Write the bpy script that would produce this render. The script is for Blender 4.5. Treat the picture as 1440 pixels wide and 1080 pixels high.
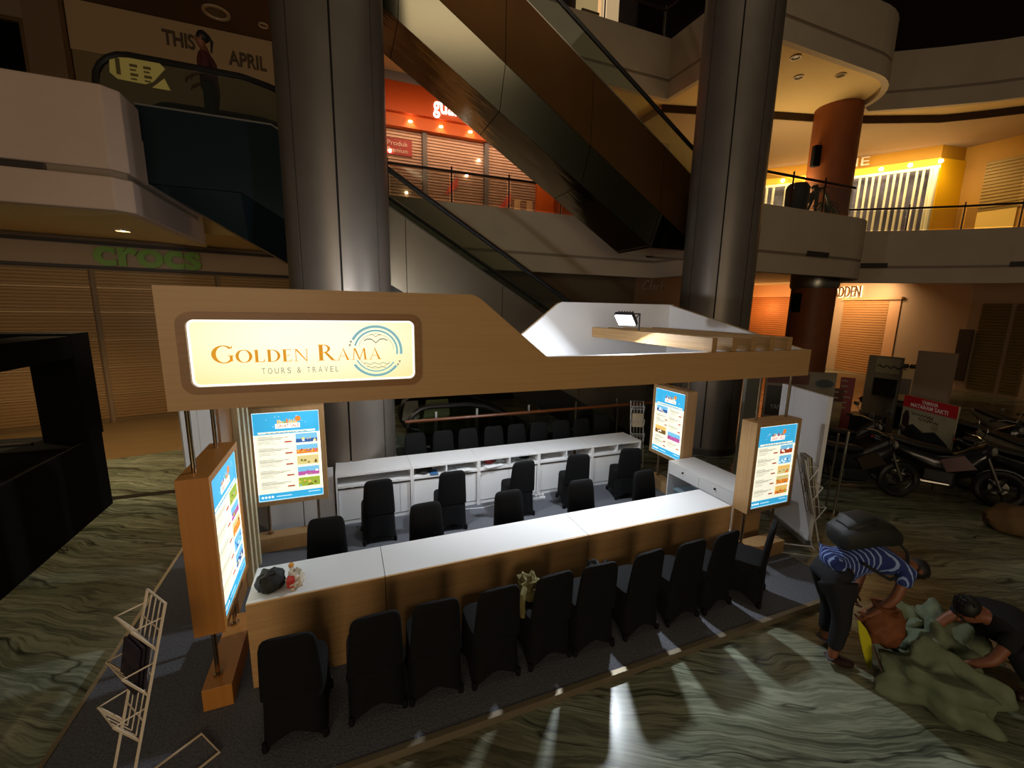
import bpy, bmesh, math, random
from mathutils import Vector, Matrix, Euler
random.seed(7)
for _o in list(bpy.data.objects): bpy.data.objects.remove(_o)
S = bpy.context.scene
COL = S.collection
PI = math.pi

# ------------------------------------------------------------------ camera
YAW, PIT, ROL, FPX = 0.37851, 0.17744, 0.018872, 597.66
_F = Vector((math.sin(YAW)*math.cos(PIT), math.cos(YAW)*math.cos(PIT), -math.sin(PIT)))
_r0 = Vector((math.cos(YAW), -math.sin(YAW), 0)); _u0 = _r0.cross(_F)
_R = math.cos(ROL)*_r0 + math.sin(ROL)*_u0; _U = -math.sin(ROL)*_r0 + math.cos(ROL)*_u0
CAM = Vector((0, 0, 3.1))
cd = bpy.data.cameras.new('camera'); cam = bpy.data.objects.new('camera', cd); COL.objects.link(cam)
cd.sensor_fit = 'HORIZONTAL'; cd.sensor_width = 36; cd.lens = FPX/1440*36; cd.clip_start = 0.05; cd.clip_end = 200
m3 = Matrix((_R, _U, -_F)).transposed()
cam.matrix_world = Matrix.Translation(CAM) @ m3.to_4x4()
S.camera = cam

# ------------------------------------------------------------------ world, lights, exposure
S.view_settings.view_transform = 'Standard'; S.view_settings.look = 'None'
S.view_settings.gamma = 1; S.view_settings.use_curve_mapping = False
S.view_settings.exposure = 0.0
W = bpy.data.worlds.new('world'); S.world = W; W.use_nodes = True
W.node_tree.nodes['Background'].inputs[0].default_value = (1.0, 0.80, 0.58, 1)
W.node_tree.nodes['Background'].inputs[1].default_value = 0.045

def area(name, loc, target, size, power, color, sy=None, spread=None):
    l = bpy.data.lights.new(name, 'AREA'); l.energy = power; l.color = color
    l.size = size
    if sy: l.shape = 'RECTANGLE'; l.size_y = sy
    if spread: l.spread = spread
    o = bpy.data.objects.new(name, l); COL.objects.link(o); o.location = loc
    o.rotation_euler = (Vector(target)-Vector(loc)).to_track_quat('-Z', 'Y').to_euler()
    return o
def point(name, loc, power, color, r=0.1):
    l = bpy.data.lights.new(name, 'POINT'); l.energy = power; l.color = color; l.shadow_soft_size = r
    o = bpy.data.objects.new(name, l); COL.objects.link(o); o.location = loc; return o
def spot(name, loc, target, power, color, angle=1.6, blend=0.6, r=0.05):
    l = bpy.data.lights.new(name, 'SPOT'); l.energy = power; l.color = color; l.spot_size = angle; l.spot_blend = blend
    l.shadow_soft_size = r
    o = bpy.data.objects.new(name, l); COL.objects.link(o); o.location = loc
    o.rotation_euler = (Vector(target)-Vector(loc)).to_track_quat('-Z', 'Y').to_euler(); return o

FLOOD_A = Vector((3.42, 4.66, 2.97)); FLOOD_A_DIR = Vector((-0.66, -0.28, -0.69)).normalized()
FLOOD_B = Vector((0.48, 4.50, 2.96)); FLOOD_B_DIR = Vector((0.50, 0.82, -0.26)).normalized()
COOL = (0.86, 0.93, 1.0)
area('flood_lamp_light', FLOOD_A+FLOOD_A_DIR*0.03, FLOOD_A+FLOOD_A_DIR, 0.20, 98, COOL, 0.14)
area('flood_lamp_light_rear', FLOOD_B+FLOOD_B_DIR*0.03, FLOOD_B+FLOOD_B_DIR, 0.20, 60, (0.95, 0.97, 1.0), 0.14)
# added warm fill from behind the viewer and from high above the atrium
area('front_fill_light', (-3.0, -9, 3.4), (0.8, 5, 2.4), 7, 400, (1.0, 0.78, 0.52), 3)
area('top_fill_light', (5, 3, 14), (5, 3, 0), 9, 95, (1.0, 0.78, 0.52), 9)
# downlight under the left balcony, shop light of the first floor and of the right-hand shops
spot('downlight_light', (-3.45, 9.61, 4.22), (-3.45, 9.9, 0), 300, (1.0, 0.74, 0.42), 2.4, 0.8)
spot('balcony_fill_spot', (-6.4, 9.4, 4.22), (-6.6, 9.8, 0), 190, (1.0, 0.74, 0.42), 2.4, 0.8)  # added fill spot without a fitting, brightens the shop front and floor
area('pharmacy_light', (4.2, 12.6, 8.6), (4.2, 14.2, 7.0), 6, 60, (1.0, 0.62, 0.36), 0.5)
area('yellow_shop_light', (18.6, 12.0, 8.9), (20.2, 13.2, 6.5), 7, 150, (1.0, 0.84, 0.48), 0.6)
point('first_floor_spill', (14.2, 11.0, 7.0), 170, (1.0, 0.76, 0.38), 0.5)  # pair of points added in mid-air, standing in for bounce onto the soffit
point('first_floor_spill_b', (17.6, 10.6, 7.0), 90, (1.0, 0.76, 0.38), 0.5)
point('basement_fill', (4.5, 9.2, -1.8), 14, (0.9, 0.9, 0.75), 0.4)  # added fill with no fitting, lifts the dark opening behind the rail
area('shoe_shop_light', (24.0, 15.6, 4.5), (26.2, 16.4, 1.5), 5, 200, (1.0, 0.66, 0.36), 0.5)
# ------------------------------------------------------------------ helpers
def lin(h):
    h = h.lstrip('#'); out = []
    for i in (0, 2, 4):
        c = int(h[i:i+2], 16)/255
        out.append(c/12.92 if c <= 0.04045 else ((c+0.055)/1.055)**2.4)
    return (*out, 1)
_M = {}
def mat(name, col, rough=0.6, metal=0.0, emit=0.0, var=0.0, scale=(8, 8, 8), bump=0.0, ecol=None, spec=None):
    if name in _M: return _M[name]
    m = bpy.data.materials.new(name); m.use_nodes = True; nt = m.node_tree; b = nt.nodes['Principled BSDF']
    c = lin(col); b.inputs['Base Color'].default_value = c
    b.inputs['Roughness'].default_value = rough; b.inputs['Metallic'].default_value = metal
    if spec is not None: b.inputs['Specular IOR Level'].default_value = spec
    if emit:
        b.inputs['Emission Color'].default_value = lin(ecol) if ecol else c; b.inputs['Emission Strength'].default_value = emit
    if var or bump:
        tc = nt.nodes.new('ShaderNodeTexCoord'); mp = nt.nodes.new('ShaderNodeMapping'); nz = nt.nodes.new('ShaderNodeTexNoise')
        mp.inputs['Scale'].default_value = scale; nz.inputs['Scale'].default_value = 1; nz.inputs['Detail'].default_value = 5
        nt.links.new(tc.outputs['Object'], mp.inputs[0]); nt.links.new(mp.outputs[0], nz.inputs['Vector'])
        if var:
            rp = nt.nodes.new('ShaderNodeValToRGB')
            rp.color_ramp.elements[0].position = 0.3; rp.color_ramp.elements[1].position = 0.7
            rp.color_ramp.elements[0].color = (*[x*(1-var) for x in c[:3]], 1); rp.color_ramp.elements[1].color = (*[min(1, x*(1+var)) for x in c[:3]], 1)
            nt.links.new(nz.outputs['Fac'], rp.inputs[0]); nt.links.new(rp.outputs[0], b.inputs['Base Color'])
        if bump:
            bp = nt.nodes.new('ShaderNodeBump'); bp.inputs['Strength'].default_value = bump; bp.inputs['Distance'].default_value = 0.01
            nt.links.new(nz.outputs['Fac'], bp.inputs['Height']); nt.links.new(bp.outputs[0], b.inputs['Normal'])
    _M[name] = m; return m
def glass_mat(name, col, alpha=0.25):
    if name in _M: return _M[name]
    m = bpy.data.materials.new(name); m.use_nodes = True; nt = m.node_tree
    for n in list(nt.nodes): nt.nodes.remove(n)
    out = nt.nodes.new('ShaderNodeOutputMaterial'); mx = nt.nodes.new('ShaderNodeMixShader'); lw = nt.nodes.new('ShaderNodeLayerWeight')
    pw = nt.nodes.new('ShaderNodeMath'); pw.operation = 'POWER'; pw.inputs[1].default_value = 4.0; ml = nt.nodes.new('ShaderNodeMath'); ml.operation = 'MULTIPLY_ADD'; ml.inputs[1].default_value = 0.7; ml.inputs[2].default_value = 0.05
    tr = nt.nodes.new('ShaderNodeBsdfTransparent'); gl = nt.nodes.new('ShaderNodeBsdfGlossy'); lw.inputs[0].default_value = 0.5
    tr.inputs[0].default_value = lin(col); gl.inputs['Roughness'].default_value = 0.03
    nt.links.new(lw.outputs['Facing'], pw.inputs[0]); nt.links.new(pw.outputs[0], ml.inputs[0]); nt.links.new(ml.outputs[0], mx.inputs[0])
    nt.links.new(tr.outputs[0], mx.inputs[1]); nt.links.new(gl.outputs[0], mx.inputs[2]); nt.links.new(mx.outputs[0], out.inputs[0])
    _M[name] = m; return m

class MB:
    def __init__(s): s.v = []; s.f = []; s.m = []
    def face(s, pts, mi=0):
        n = len(s.v); s.v += [tuple(p) for p in pts]; s.f.append(tuple(range(n, n+len(pts)))); s.m.append(mi)
    def box(s, x0, x1, y0, y1, z0, z1, mi=0, M=None):
        n = len(s.v)
        P = [(x, y, z) for z in (z0, z1) for x, y in ((x0, y0), (x1, y0), (x1, y1), (x0, y1))]
        if M: P = [tuple(M @ Vector(p)) for p in P]
        s.v += P
        for q in ((3, 2, 1, 0), (4, 5, 6, 7), (0, 1, 5, 4), (1, 2, 6, 5), (2, 3, 7, 6), (3, 0, 4, 7)):
            s.f.append(tuple(n+i for i in q)); s.m.append(mi)
        return s
    def prism(s, poly, axis, lo, hi, mi=0, M=None):
        k = len(poly); n = len(s.v)
        def mk(a, b, c): return {'x': (c, a, b), 'y': (a, c, b), 'z': (a, b, c)}[axis]
        P = [mk(a, b, lo) for a, b in poly] + [mk(a, b, hi) for a, b in poly]
        if M: P = [tuple(M @ Vector(p)) for p in P]
        s.v += P
        s.f.append(tuple(range(n+k-1, n-1, -1))); s.f.append(tuple(range(n+k, n+2*k))); s.m += [mi, mi]
        for i in range(k):
            j = (i+1) % k; s.f.append((n+i, n+j, n+k+j, n+k+i)); s.m.append(mi)
        return s
    def loft(s, rings, mi=0, cap=True, closed=True):
        n = len(s.v); k = len(rings[0])
        for r in rings: s.v += [tuple(p) for p in r]
        for a in range(len(rings)-1):
            for i in range(k if closed else k-1):
                j = (i+1) % k
                s.f.append((n+a*k+i, n+a*k+j, n+(a+1)*k+j, n+(a+1)*k+i)); s.m.append(mi)
        if cap:
            s.f.append(tuple(n+i for i in range(k-1, -1, -1))); e = n+(len(rings)-1)*k
            s.f.append(tuple(e+i for i in range(k))); s.m += [mi, mi]
        return s
    def tube(s, pts, r, n=8, mi=0, closed=False, r2=None):
        pts = [Vector(p) for p in pts]; K = len(pts); rings = []
        up = None
        for i, p in enumerate(pts):
            if closed: t = (pts[(i+1) % K]-pts[i-1])
            else: t = (pts[min(i+1, K-1)]-pts[max(i-1, 0)])
            t.normalize()
            if up is None: up = t.orthogonal().normalized()
            up = (up - t*up.dot(t))
            if up.length < 1e-5: up = t.orthogonal()
            up.normalize(); w = t.cross(up)
            rr = r if r2 is None else r+(r2-r)*i/max(1, K-1)
            rings.append([p+up*math.cos(2*PI*q/n)*rr+w*math.sin(2*PI*q/n)*rr for q in range(n)])
        if closed: rings.append(rings[0])
        return s.loft(rings, mi, cap=not closed)
    def cyl(s, p, q, r, n=12, mi=0, r2=None): return s.tube([p, q], r, n, mi, r2=r2)
    def lathe(s, prof, c, n=24, mi=0):
        return s.loft([[(c[0]+r*math.cos(2*PI*i/n), c[1]+r*math.sin(2*PI*i/n), c[2]+z) for i in range(n)] for r, z in prof], mi)
    def ball(s, c, r, n=12, mi=0, M=None):
        if not isinstance(r, (tuple, list)): r = (r, r, r)
        h = max(4, n//2); rings = []
        for a in range(1, h):
            t = -PI/2+PI*a/h; ring = []
            for i in range(n):
                p = Vector((r[0]*math.cos(t)*math.cos(2*PI*i/n), r[1]*math.cos(t)*math.sin(2*PI*i/n), r[2]*math.sin(t)))
                if M: p = M @ p
                ring.append(p+Vector(c))
            rings.append(ring)
        return s.loft(rings, mi)
    def torus(s, c, R, r, axis='y', n=24, k=8, mi=0):
        pts = []
        for i in range(n):
            a = 2*PI*i/n; u, w = R*math.cos(a), R*math.sin(a)
            pts.append({'x': (c[0], c[1]+u, c[2]+w), 'y': (c[0]+u, c[1], c[2]+w), 'z': (c[0]+u, c[1]+w, c[2])}[axis])
        return s.tube(pts, r, k, mi, closed=True)
    def add_mesh(s, verts, faces, fn, mi=0):
        n = len(s.v); s.v += [tuple(fn(p)) for p in verts]
        for f in faces: s.f.append(tuple(n+i for i in f)); s.m.append(mi)
    def xf(s, M): s.v = [tuple(M @ Vector(p)) for p in s.v]; return s
def wloc(o):
    v = Vector((0, 0, 0))
    while o: v += Vector(o.location); o = o.parent
    return v
def obj(name, mb, mats, parent=None, smooth=False, bevel=0.0, kind=None, seg=2):
    me = bpy.data.meshes.new(name)
    off = wloc(parent) if parent else Vector((0, 0, 0))
    me.from_pydata([(a-off.x, b-off.y, c-off.z) for a, b, c in mb.v], [], mb.f)
    if not isinstance(mats, (list, tuple)): mats = [mats]
    for q in mats: me.materials.append(q)
    if len(mats) > 1:
        for p, q in zip(me.polygons, mb.m): p.material_index = q
    me.update(); me.validate()
    bm = bmesh.new(); bm.from_mesh(me); bmesh.ops.recalc_face_normals(bm, faces=bm.faces); bm.to_mesh(me); bm.free()
    if smooth:
        for p in me.polygons: p.use_smooth = True
        try: me.set_sharp_from_angle(angle=math.radians(40))
        except Exception: pass
    o = bpy.data.objects.new(name, me); COL.objects.link(o)
    if parent: o.parent = parent
    if bevel:
        b = o.modifiers.new('bevel', 'BEVEL'); b.width = bevel; b.segments = seg; b.limit_method = 'ANGLE'
    if kind: o['kind'] = kind
    return o
def tag(o, label, cat, group=None):
    o['label'] = label; o['category'] = cat
    if group: o['group'] = group
    return o
def thing(name, label, cat, loc=(0, 0, 0), group=None):
    o = bpy.data.objects.new(name, None); COL.objects.link(o); o.location = loc; o.empty_display_size = 0.1
    return tag(o, label, cat, group)
def dup(root, loc, rz, label, group=None):
    r = root.copy(); COL.objects.link(r); r.location = loc; r.rotation_euler = (0, 0, rz); r['label'] = label
    if group: r['group'] = group
    for ch in list(root.children):
        c = ch.copy(); COL.objects.link(c); c.parent = r
        for g in list(ch.children):
            d = g.copy(); COL.objects.link(d); d.parent = c
    return r
_TX = {}
def text_mesh(s):
    if s in _TX: return _TX[s]
    cu = bpy.data.curves.new('t', 'FONT'); cu.body = s; cu.size = 1; cu.resolution_u = 4
    o = bpy.data.objects.new('t', cu); COL.objects.link(o)
    dg = bpy.context.evaluated_depsgraph_get(); me = bpy.data.meshes.new_from_object(o.evaluated_get(dg))
    V = [tuple(v.co) for v in me.vertices]; Fc = [tuple(p.vertices) for p in me.polygons]
    bpy.data.objects.remove(o); bpy.data.curves.remove(cu); bpy.data.meshes.remove(me)
    x0 = min(v[0] for v in V); x1 = max(v[0] for v in V); y0 = min(v[1] for v in V); y1 = max(v[1] for v in V)
    V = [((v[0]-x0)/(x1-x0), (v[1]-y0)/(y1-y0)) for v in V]
    _TX[s] = (V, Fc); return _TX[s]
def put_text(mb, s, fn, mi=0):
    """fn maps (u, v) in the unit box of the text to a point"""
    V, Fc = text_mesh(s); mb.add_mesh(V, Fc, lambda p: fn(p[0], p[1]), mi)
def solid_text(mb, s, o, ux, uz, w, h, depth, mi=0):
    """raised letters: o lower left corner, ux / uz unit directions, depth vector"""
    o, ux, uz, d = Vector(o), Vector(ux), Vector(uz), Vector(depth)
    V, Fc = text_mesh(s); n = len(V)
    P = [o+ux*(p[0]*w)+uz*(p[1]*h) for p in V]
    base = len(mb.v); mb.v += [tuple(p) for p in P]+[tuple(p+d) for p in P]
    edges = {}
    for f in Fc:
        mb.f.append(tuple(base+i for i in reversed(f))); mb.f.append(tuple(base+n+i for i in f)); mb.m += [mi, mi]
        for a, b in zip(f, f[1:]+f[:1]):
            edges[(a, b)] = 1
    for a, b in list(edges):
        if (b, a) not in edges:
            mb.f.append((base+a, base+b, base+n+b, base+n+a)); mb.m.append(mi)
def ribbon(mb, path, z0, z1, t, mi=0):
    """a wall of thickness t on the left-hand side of an open plan path"""
    pts = [Vector((p[0], p[1])) for p in path]; K = len(pts); off = []
    for i in range(K):
        a = pts[max(i-1, 0)]; b = pts[min(i+1, K-1)]
        if 0 < i < K-1:
            d1 = (pts[i]-pts[i-1]).normalized(); d2 = (pts[i+1]-pts[i]).normalized()
            n1 = Vector((-d1.y, d1.x)); n2 = Vector((-d2.y, d2.x)); n = (n1+n2).normalized(); k = 1/max(0.4, n.dot(n1))
        else:
            d = (b-a).normalized(); n = Vector((-d.y, d.x)); k = 1
        off.append(pts[i]+n*t*k)
    rings = [[(p.x, p.y, z0), (q.x, q.y, z0), (q.x, q.y, z1), (p.x, p.y, z1)] for p, q in zip(pts, off)]
    return mb.loft(rings, mi)
def ray(px, py): return _F*FPX + _R*(px-720) - _U*(py-540)
def hitv(px, py, p0, n):
    d = ray(px, py); p0 = Vector(p0); n = Vector(n); t = (p0-CAM).dot(n)/d.dot(n); return CAM+d*t
def dh(px, py, D):
    d = ray(px, py); k = D/math.hypot(d.x, d.y); return CAM+d*k

# ------------------------------------------------------------------ materials
def wood(name, a, b, axis='x', rough=0.45, s=1.0):
    if name in _M: return _M[name]
    m = bpy.data.materials.new(name); m.use_nodes = True; nt = m.node_tree; bs = nt.nodes['Principled BSDF']
    tc = nt.nodes.new('ShaderNodeTexCoord'); mp = nt.nodes.new('ShaderNodeMapping'); nz = nt.nodes.new('ShaderNodeTexNoise'); rp = nt.nodes.new('ShaderNodeValToRGB')
    sc = {'x': (1.2, 45, 45), 'y': (45, 1.2, 45), 'z': (45, 45, 1.2)}[axis]
    mp.inputs['Scale'].default_value = [q*s for q in sc]; nz.inputs['Scale'].default_value = 1; nz.inputs['Detail'].default_value = 4
    nt.links.new(tc.outputs['Object'], mp.inputs[0]); nt.links.new(mp.outputs[0], nz.inputs['Vector']); nt.links.new(nz.outputs['Fac'], rp.inputs[0])
    rp.color_ramp.elements[0].color = lin(a); rp.color_ramp.elements[1].color = lin(b)
    rp.color_ramp.elements[0].position = 0.3; rp.color_ramp.elements[1].position = 0.7
    nt.links.new(rp.outputs[0], bs.inputs['Base Color']); bs.inputs['Roughness'].default_value = rough
    _M[name] = m; return m
WOODX = wood('oak_laminate_x', '#b78f5e', '#bd9665', 'x'); WOODZ = wood('oak_laminate_z', '#b08a5c', '#bf9a6a', 'z'); WOODY = wood('oak_laminate_y', '#b99660', '#c8a875', 'y')
PALEW = wood('pale_timber', '#c9bb92', '#d8cba6', 'z')
WHITE = mat('white_laminate', '#e6e6e6', 0.32); WHITEM = mat('white_matt_board', '#e2e2e4', 0.7)
CARPET = mat('grey_carpet', '#5d5f66', 0.95, var=0.35, scale=(60, 60, 60), bump=0.5)
CHROME = mat('chrome', '#c8c4bc', 0.18, 1.0); STEEL = mat('brushed_steel', '#9a958c', 0.34, 1.0, var=0.08, scale=(3, 3, 60))
CLAD = mat('column_cladding', '#7a7269', 0.45, 0.6, var=0.06, scale=(2, 2, 2)); GAP = mat('dark_joint', '#16120f', 0.9)
BLACKC = mat('black_spandex', '#0b0b0c', 0.85, var=0.25, scale=(30, 30, 30), spec=0.25)
BLACK = mat('black_paint', '#060506', 0.85, spec=0.2); BLACKG = mat('black_rubber', '#100f0f', 0.5)
CREAM = mat('cream_render', '#b9a892', 0.85, var=0.05, scale=(1.5, 1.5, 1.5)); PINKC = mat('pinkish_render', '#c4aa98', 0.85, var=0.04, scale=(1.5, 1.5, 1.5))
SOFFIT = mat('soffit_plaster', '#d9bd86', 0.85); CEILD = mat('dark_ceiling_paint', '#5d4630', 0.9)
BRONZE = mat('bronze_cladding', '#6b4a25', 0.30, 0.75, var=0.15, scale=(0.8, 0.8, 0.8))
MIRROR = mat('polished_steel_soffit', '#b5ada0', 0.14, 1.0, bump=1.0, scale=(0.9, 3.5, 0.9))
GLASS = glass_mat('green_tint_glass', '#e6eee6'); CLEAR = glass_mat('clear_glass', '#e6e6e2')
HANDR = mat('black_handrail_rubber', '#141110', 0.35); RAILW = mat('varnished_wood_rail', '#6d3c1c', 0.35)
SHUT = mat('shutter_tan', '#a9875a', 0.55, 0.25); SHUTM = mat('shutter_mullion', '#8d8078', 0.6)
ORANGE = mat('orange_panel', '#d8641a', 0.5); ORCOL = mat('rust_brown_cladding', '#8a4a22', 0.55, var=0.1, scale=(2, 2, 2))
YELLOW = mat('yellow_panel', '#f0b20a', 0.5); YELLOWD = mat('ochre_fluted_panel', '#b57f14', 0.6)
SKIN = mat('brown_skin', '#7b4a30', 0.55); HAIR = mat('black_hair', '#0c0a09', 0.6)
def marble():
    m = bpy.data.materials.new('veined_marble'); m.use_nodes = True; nt = m.node_tree; bs = nt.nodes['Principled BSDF']; L = nt.links.new
    N = nt.nodes.new
    tc = N('ShaderNodeTexCoord'); rot = N('ShaderNodeMapping'); rot.inputs['Rotation'].default_value = (0, 0, math.radians(28))
    L(tc.outputs['Object'], rot.inputs[0])
    wn = N('ShaderNodeTexNoise'); wn.inputs['Scale'].default_value = 0.42; wn.inputs['Detail'].default_value = 3.5; wn.inputs['Roughness'].default_value = 0.55; L(rot.outputs[0], wn.inputs['Vector'])
    sb = N('ShaderNodeVectorMath'); sb.operation = 'SUBTRACT'; sb.inputs[1].default_value = (.5, .5, .5); L(wn.outputs['Color'], sb.inputs[0])
    sc = N('ShaderNodeVectorMath'); sc.operation = 'SCALE'; sc.inputs['Scale'].default_value = 1.0; L(sb.outputs[0], sc.inputs[0])
    ad = N('ShaderNodeVectorMath'); L(rot.outputs[0], ad.inputs[0]); L(sc.outputs[0], ad.inputs[1])
    mp = N('ShaderNodeMapping'); mp.inputs['Scale'].default_value = (0.30, 4.2, 1); L(ad.outputs[0], mp.inputs[0])
    n1 = N('ShaderNodeTexNoise'); n1.inputs['Scale'].default_value = 1.0; n1.inputs['Detail'].default_value = 9; n1.inputs['Roughness'].default_value = 0.6; L(mp.outputs[0], n1.inputs['Vector'])
    r1 = N('ShaderNodeValToRGB'); e = r1.color_ramp.elements
    e[0].position = 0.30; e[0].color = lin('#3c4036'); e[1].position = 0.74; e[1].color = lin('#cdd6c6')
    for p, c in ((0.38, '#646b5c'), (0.43, '#8f9a88'), (0.47, '#666e60'), (0.51, '#a3ad9a'), (0.55, '#7a8373'), (0.60, '#b2bcaa'), (0.65, '#8a9484')):
        q = e.new(p); q.color = lin(c)
    L(n1.outputs['Fac'], r1.inputs[0])
    n2 = N('ShaderNodeTexNoise'); n2.inputs['Scale'].default_value = 0.30; n2.inputs['Detail'].default_value = 3; L(rot.outputs[0], n2.inputs['Vector'])
    r2 = N('ShaderNodeValToRGB'); r2.color_ramp.elements[0].position = 0.40; r2.color_ramp.elements[1].position = 0.60
    r2.color_ramp.elements[0].color = lin('#9c7d58'); r2.color_ramp.elements[1].color = lin('#eceee6'); L(n2.outputs['Fac'], r2.inputs[0])
    mx = N('ShaderNodeMix'); mx.data_type = 'RGBA'; mx.blend_type = 'MULTIPLY'; mx.inputs['Factor'].default_value = 0.8
    L(r1.outputs[0], mx.inputs['A']); L(r2.outputs[0], mx.inputs['B'])
    mp3 = N('ShaderNodeMapping'); mp3.inputs['Scale'].default_value = (0.16, 1.9, 1); mp3.inputs['Location'].default_value = (4, 7, 0); L(ad.outputs[0], mp3.inputs[0])
    n3 = N('ShaderNodeTexNoise'); n3.inputs['Scale'].default_value = 1; n3.inputs['Detail'].default_value = 4; L(mp3.outputs[0], n3.inputs['Vector'])
    r3 = N('ShaderNodeValToRGB'); r3.color_ramp.elements[0].position = 0.488; r3.color_ramp.elements[1].position = 0.50
    r3.color_ramp.elements[0].color = (1, 1, 1, 1); r3.color_ramp.elements[1].color = (.03, .03, .03, 1)
    q = r3.color_ramp.elements.new(0.512); q.color = (1, 1, 1, 1); L(n3.outputs['Fac'], r3.inputs[0])
    mx2 = N('ShaderNodeMix'); mx2.data_type = 'RGBA'; mx2.blend_type = 'MULTIPLY'; mx2.inputs['Factor'].default_value = 0.8
    L(mx.outputs['Result'], mx2.inputs['A']); L(r3.outputs[0], mx2.inputs['B'])
    L(mx2.outputs['Result'], bs.inputs['Base Color']); bs.inputs['Roughness'].default_value = 0.22
    return m
MARBLE = marble()
# ================================================================== SETTING
G = -0.06
fb = MB()
for x0, x1, y0, y1 in ((-16, 0.95, -10, 24), (0.95, 7.3, -10, 7.85), (0.95, 7.3, 10.4, 24), (7.3, 34, -10, 24)):
    fb.box(x0, x1, y0, y1, G-0.3, G)
obj('floor', fb, MARBLE, kind='structure')
vb = MB(); vb.box(0.75, 0.95, 7.65, 10.6, -4.2, G-0.3); vb.box(7.3, 7.5, 7.65, 10.6, -4.2, G-0.3); vb.box(0.95, 7.3, 10.4, 10.6, -4.2, G-0.3); vb.box(0.95, 7.3, 7.65, 7.85, -4.2, G-0.3); vb.box(0.75, 7.5, 7.65, 10.6, -4.4, -4.2)
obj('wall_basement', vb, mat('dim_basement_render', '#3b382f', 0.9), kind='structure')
obj('floor_shop_apron', MB().prism([(-15, 8.1), (-6.3, 10.1), (-2.6, 11.0), (-0.7, 11.5), (-0.7, 15.2), (-15, 11.6)], 'z', G, G+0.004), mat('tan_marble', '#927750', 0.35, var=0.12, scale=(0.6, 3, 1)), kind='structure')
obj('trim_3', MB().box(-4.6, -2.06, 8.28, 8.42, G, G+0.006), mat('dark_floor_strip', '#171310', 0.4), kind='structure')
# raised booth platform
obj('booth_platform', MB().box(-2.02, 5.25, 2.62, 7.6, G, 0.0), CARPET, kind='structure')
tr = MB(); tr.box(-2.05, 5.28, 2.595, 2.64, G, 0.006); tr.box(-2.05, -2.015, 2.64, 7.6, G, 0.006); tr.box(5.245, 5.28, 2.64, 7.6, G, 0.006)
obj('trim_1', tr, mat('aluminium_edge_trim', '#877b66', 0.45, 0.5), kind='structure')

# ---- columns
def column(x, y, r, z1, label, a0):
    t = thing('clad_column', label, 'column', (x, y, G), 'metal clad atrium columns')
    obj('core', MB().lathe([(r*0.955, 0), (r*0.955, z1)], (x, y, G), 32), GAP, t, True)
    n = 8
    for k in range(n):
        a = a0+2*PI*k/n; st = 2*PI/n; g = 0.014/r
        out = []; inn = []
        for i in range(9):
            q = a+g+(st-2*g)*i/8
            bul = r*(1+0.006*math.sin(PI*i/8))
            out.append((x+bul*math.cos(q), y+bul*math.sin(q))); inn.append((x+r*0.95*math.cos(q), y+r*0.95*math.sin(q)))
        obj('cladding_panel', MB().prism(out+inn[::-1], 'z', G+0.16, G+z1), CLAD, t, True)
    obj('skirting', MB().lathe([(r*1.03, 0), (r*1.03, 0.14), (r*1.0, 0.16)], (x, y, G), 32), mat('dark_skirting', '#3a352f', 0.4), t, True)
    return t
column(0.02, 7.32, 0.735, 14.5, 'metal clad column rising behind the lit name sign, beside the green shoe shop', -PI/2)
column(7.80, 7.38, 0.735, 14.5, 'metal clad column rising behind the slatted end of the booth roof', -PI/2-math.radians(46))
for D, nm in ((18.3, 0),):
    cx, cy = D*math.sin(math.radians(56.2)), D*math.cos(math.radians(56.2))
    t = thing('round_column', 'rust brown round column standing before the yellow shop and the shoe shop with lit letters', 'column', (cx, cy, G))
    obj('shaft', MB().lathe([(0.66, 0), (0.66, 4.2)], (cx, cy, G), 28), ORCOL, t, True)
    obj('shaft', MB().lathe([(0.66, 5.5), (0.66, 9.7)], (cx, cy, G), 28), ORCOL, t, True)
    obj('collar', MB().lathe([(0.69, 4.0), (0.72, 4.1), (0.72, 4.5), (0.66, 4.6)], (cx, cy, G), 28), STEEL, t, True)
    for z in (3.45, 8.1):
        tw = Vector((-math.sin(math.radians(56.2)), -math.cos(math.radians(56.2)), 0)); lf = Vector((tw.y, -tw.x, 0))
        c = Vector((cx, cy, z))+(tw*0.80+lf*0.60)*0.72
        M = Matrix.Translation(c) @ Matrix.Rotation(math.radians(-56.2+37), 4, 'Z')
        s = obj('column_speaker', MB().box(-0.12, 0.12, -0.09, 0.09, -0.32, 0.32, M=M), BLACK, t, bevel=0.03)

# ---- slab edges: the outline of the atrium
ARC = []
c0, r0 = (13.75, 10.15), 1.85
for i in range(9):
    a = math.radians(-88+i*9); ARC.append((c0[0]+r0*math.cos(a)*1.05, c0[1]+r0*math.sin(a)))
EDGE = [(-0.55, 11.7), (9.6, 11.7), (9.66, 8.5), (9.95, 8.28)] + ARC + [(15.95, 9.75), (17.4, 8.75), (18.5, 7.9), (19.4, 7.0), (20.3, 5.6), (21.0, 4.0), (21.5, 1.5)]
BACKP = [(33, 1.5), (33, 24), (-0.55, 24)]
INSET = [(x, y+0.12) if y > 11 else (x+0.10*(x < 9.7), y+0.12) if x < 14 else (x+0.08, y+0.10) for x, y in EDGE]
def slab(name, z0, z1, m): obj(name, MB().prism(INSET+BACKP, 'z', z0, z1), m, kind='structure')
slab('floor_first_level', 4.82, 5.45, SOFFIT)
slab('floor_second_level', 9.62, 10.9, SOFFIT)
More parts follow.
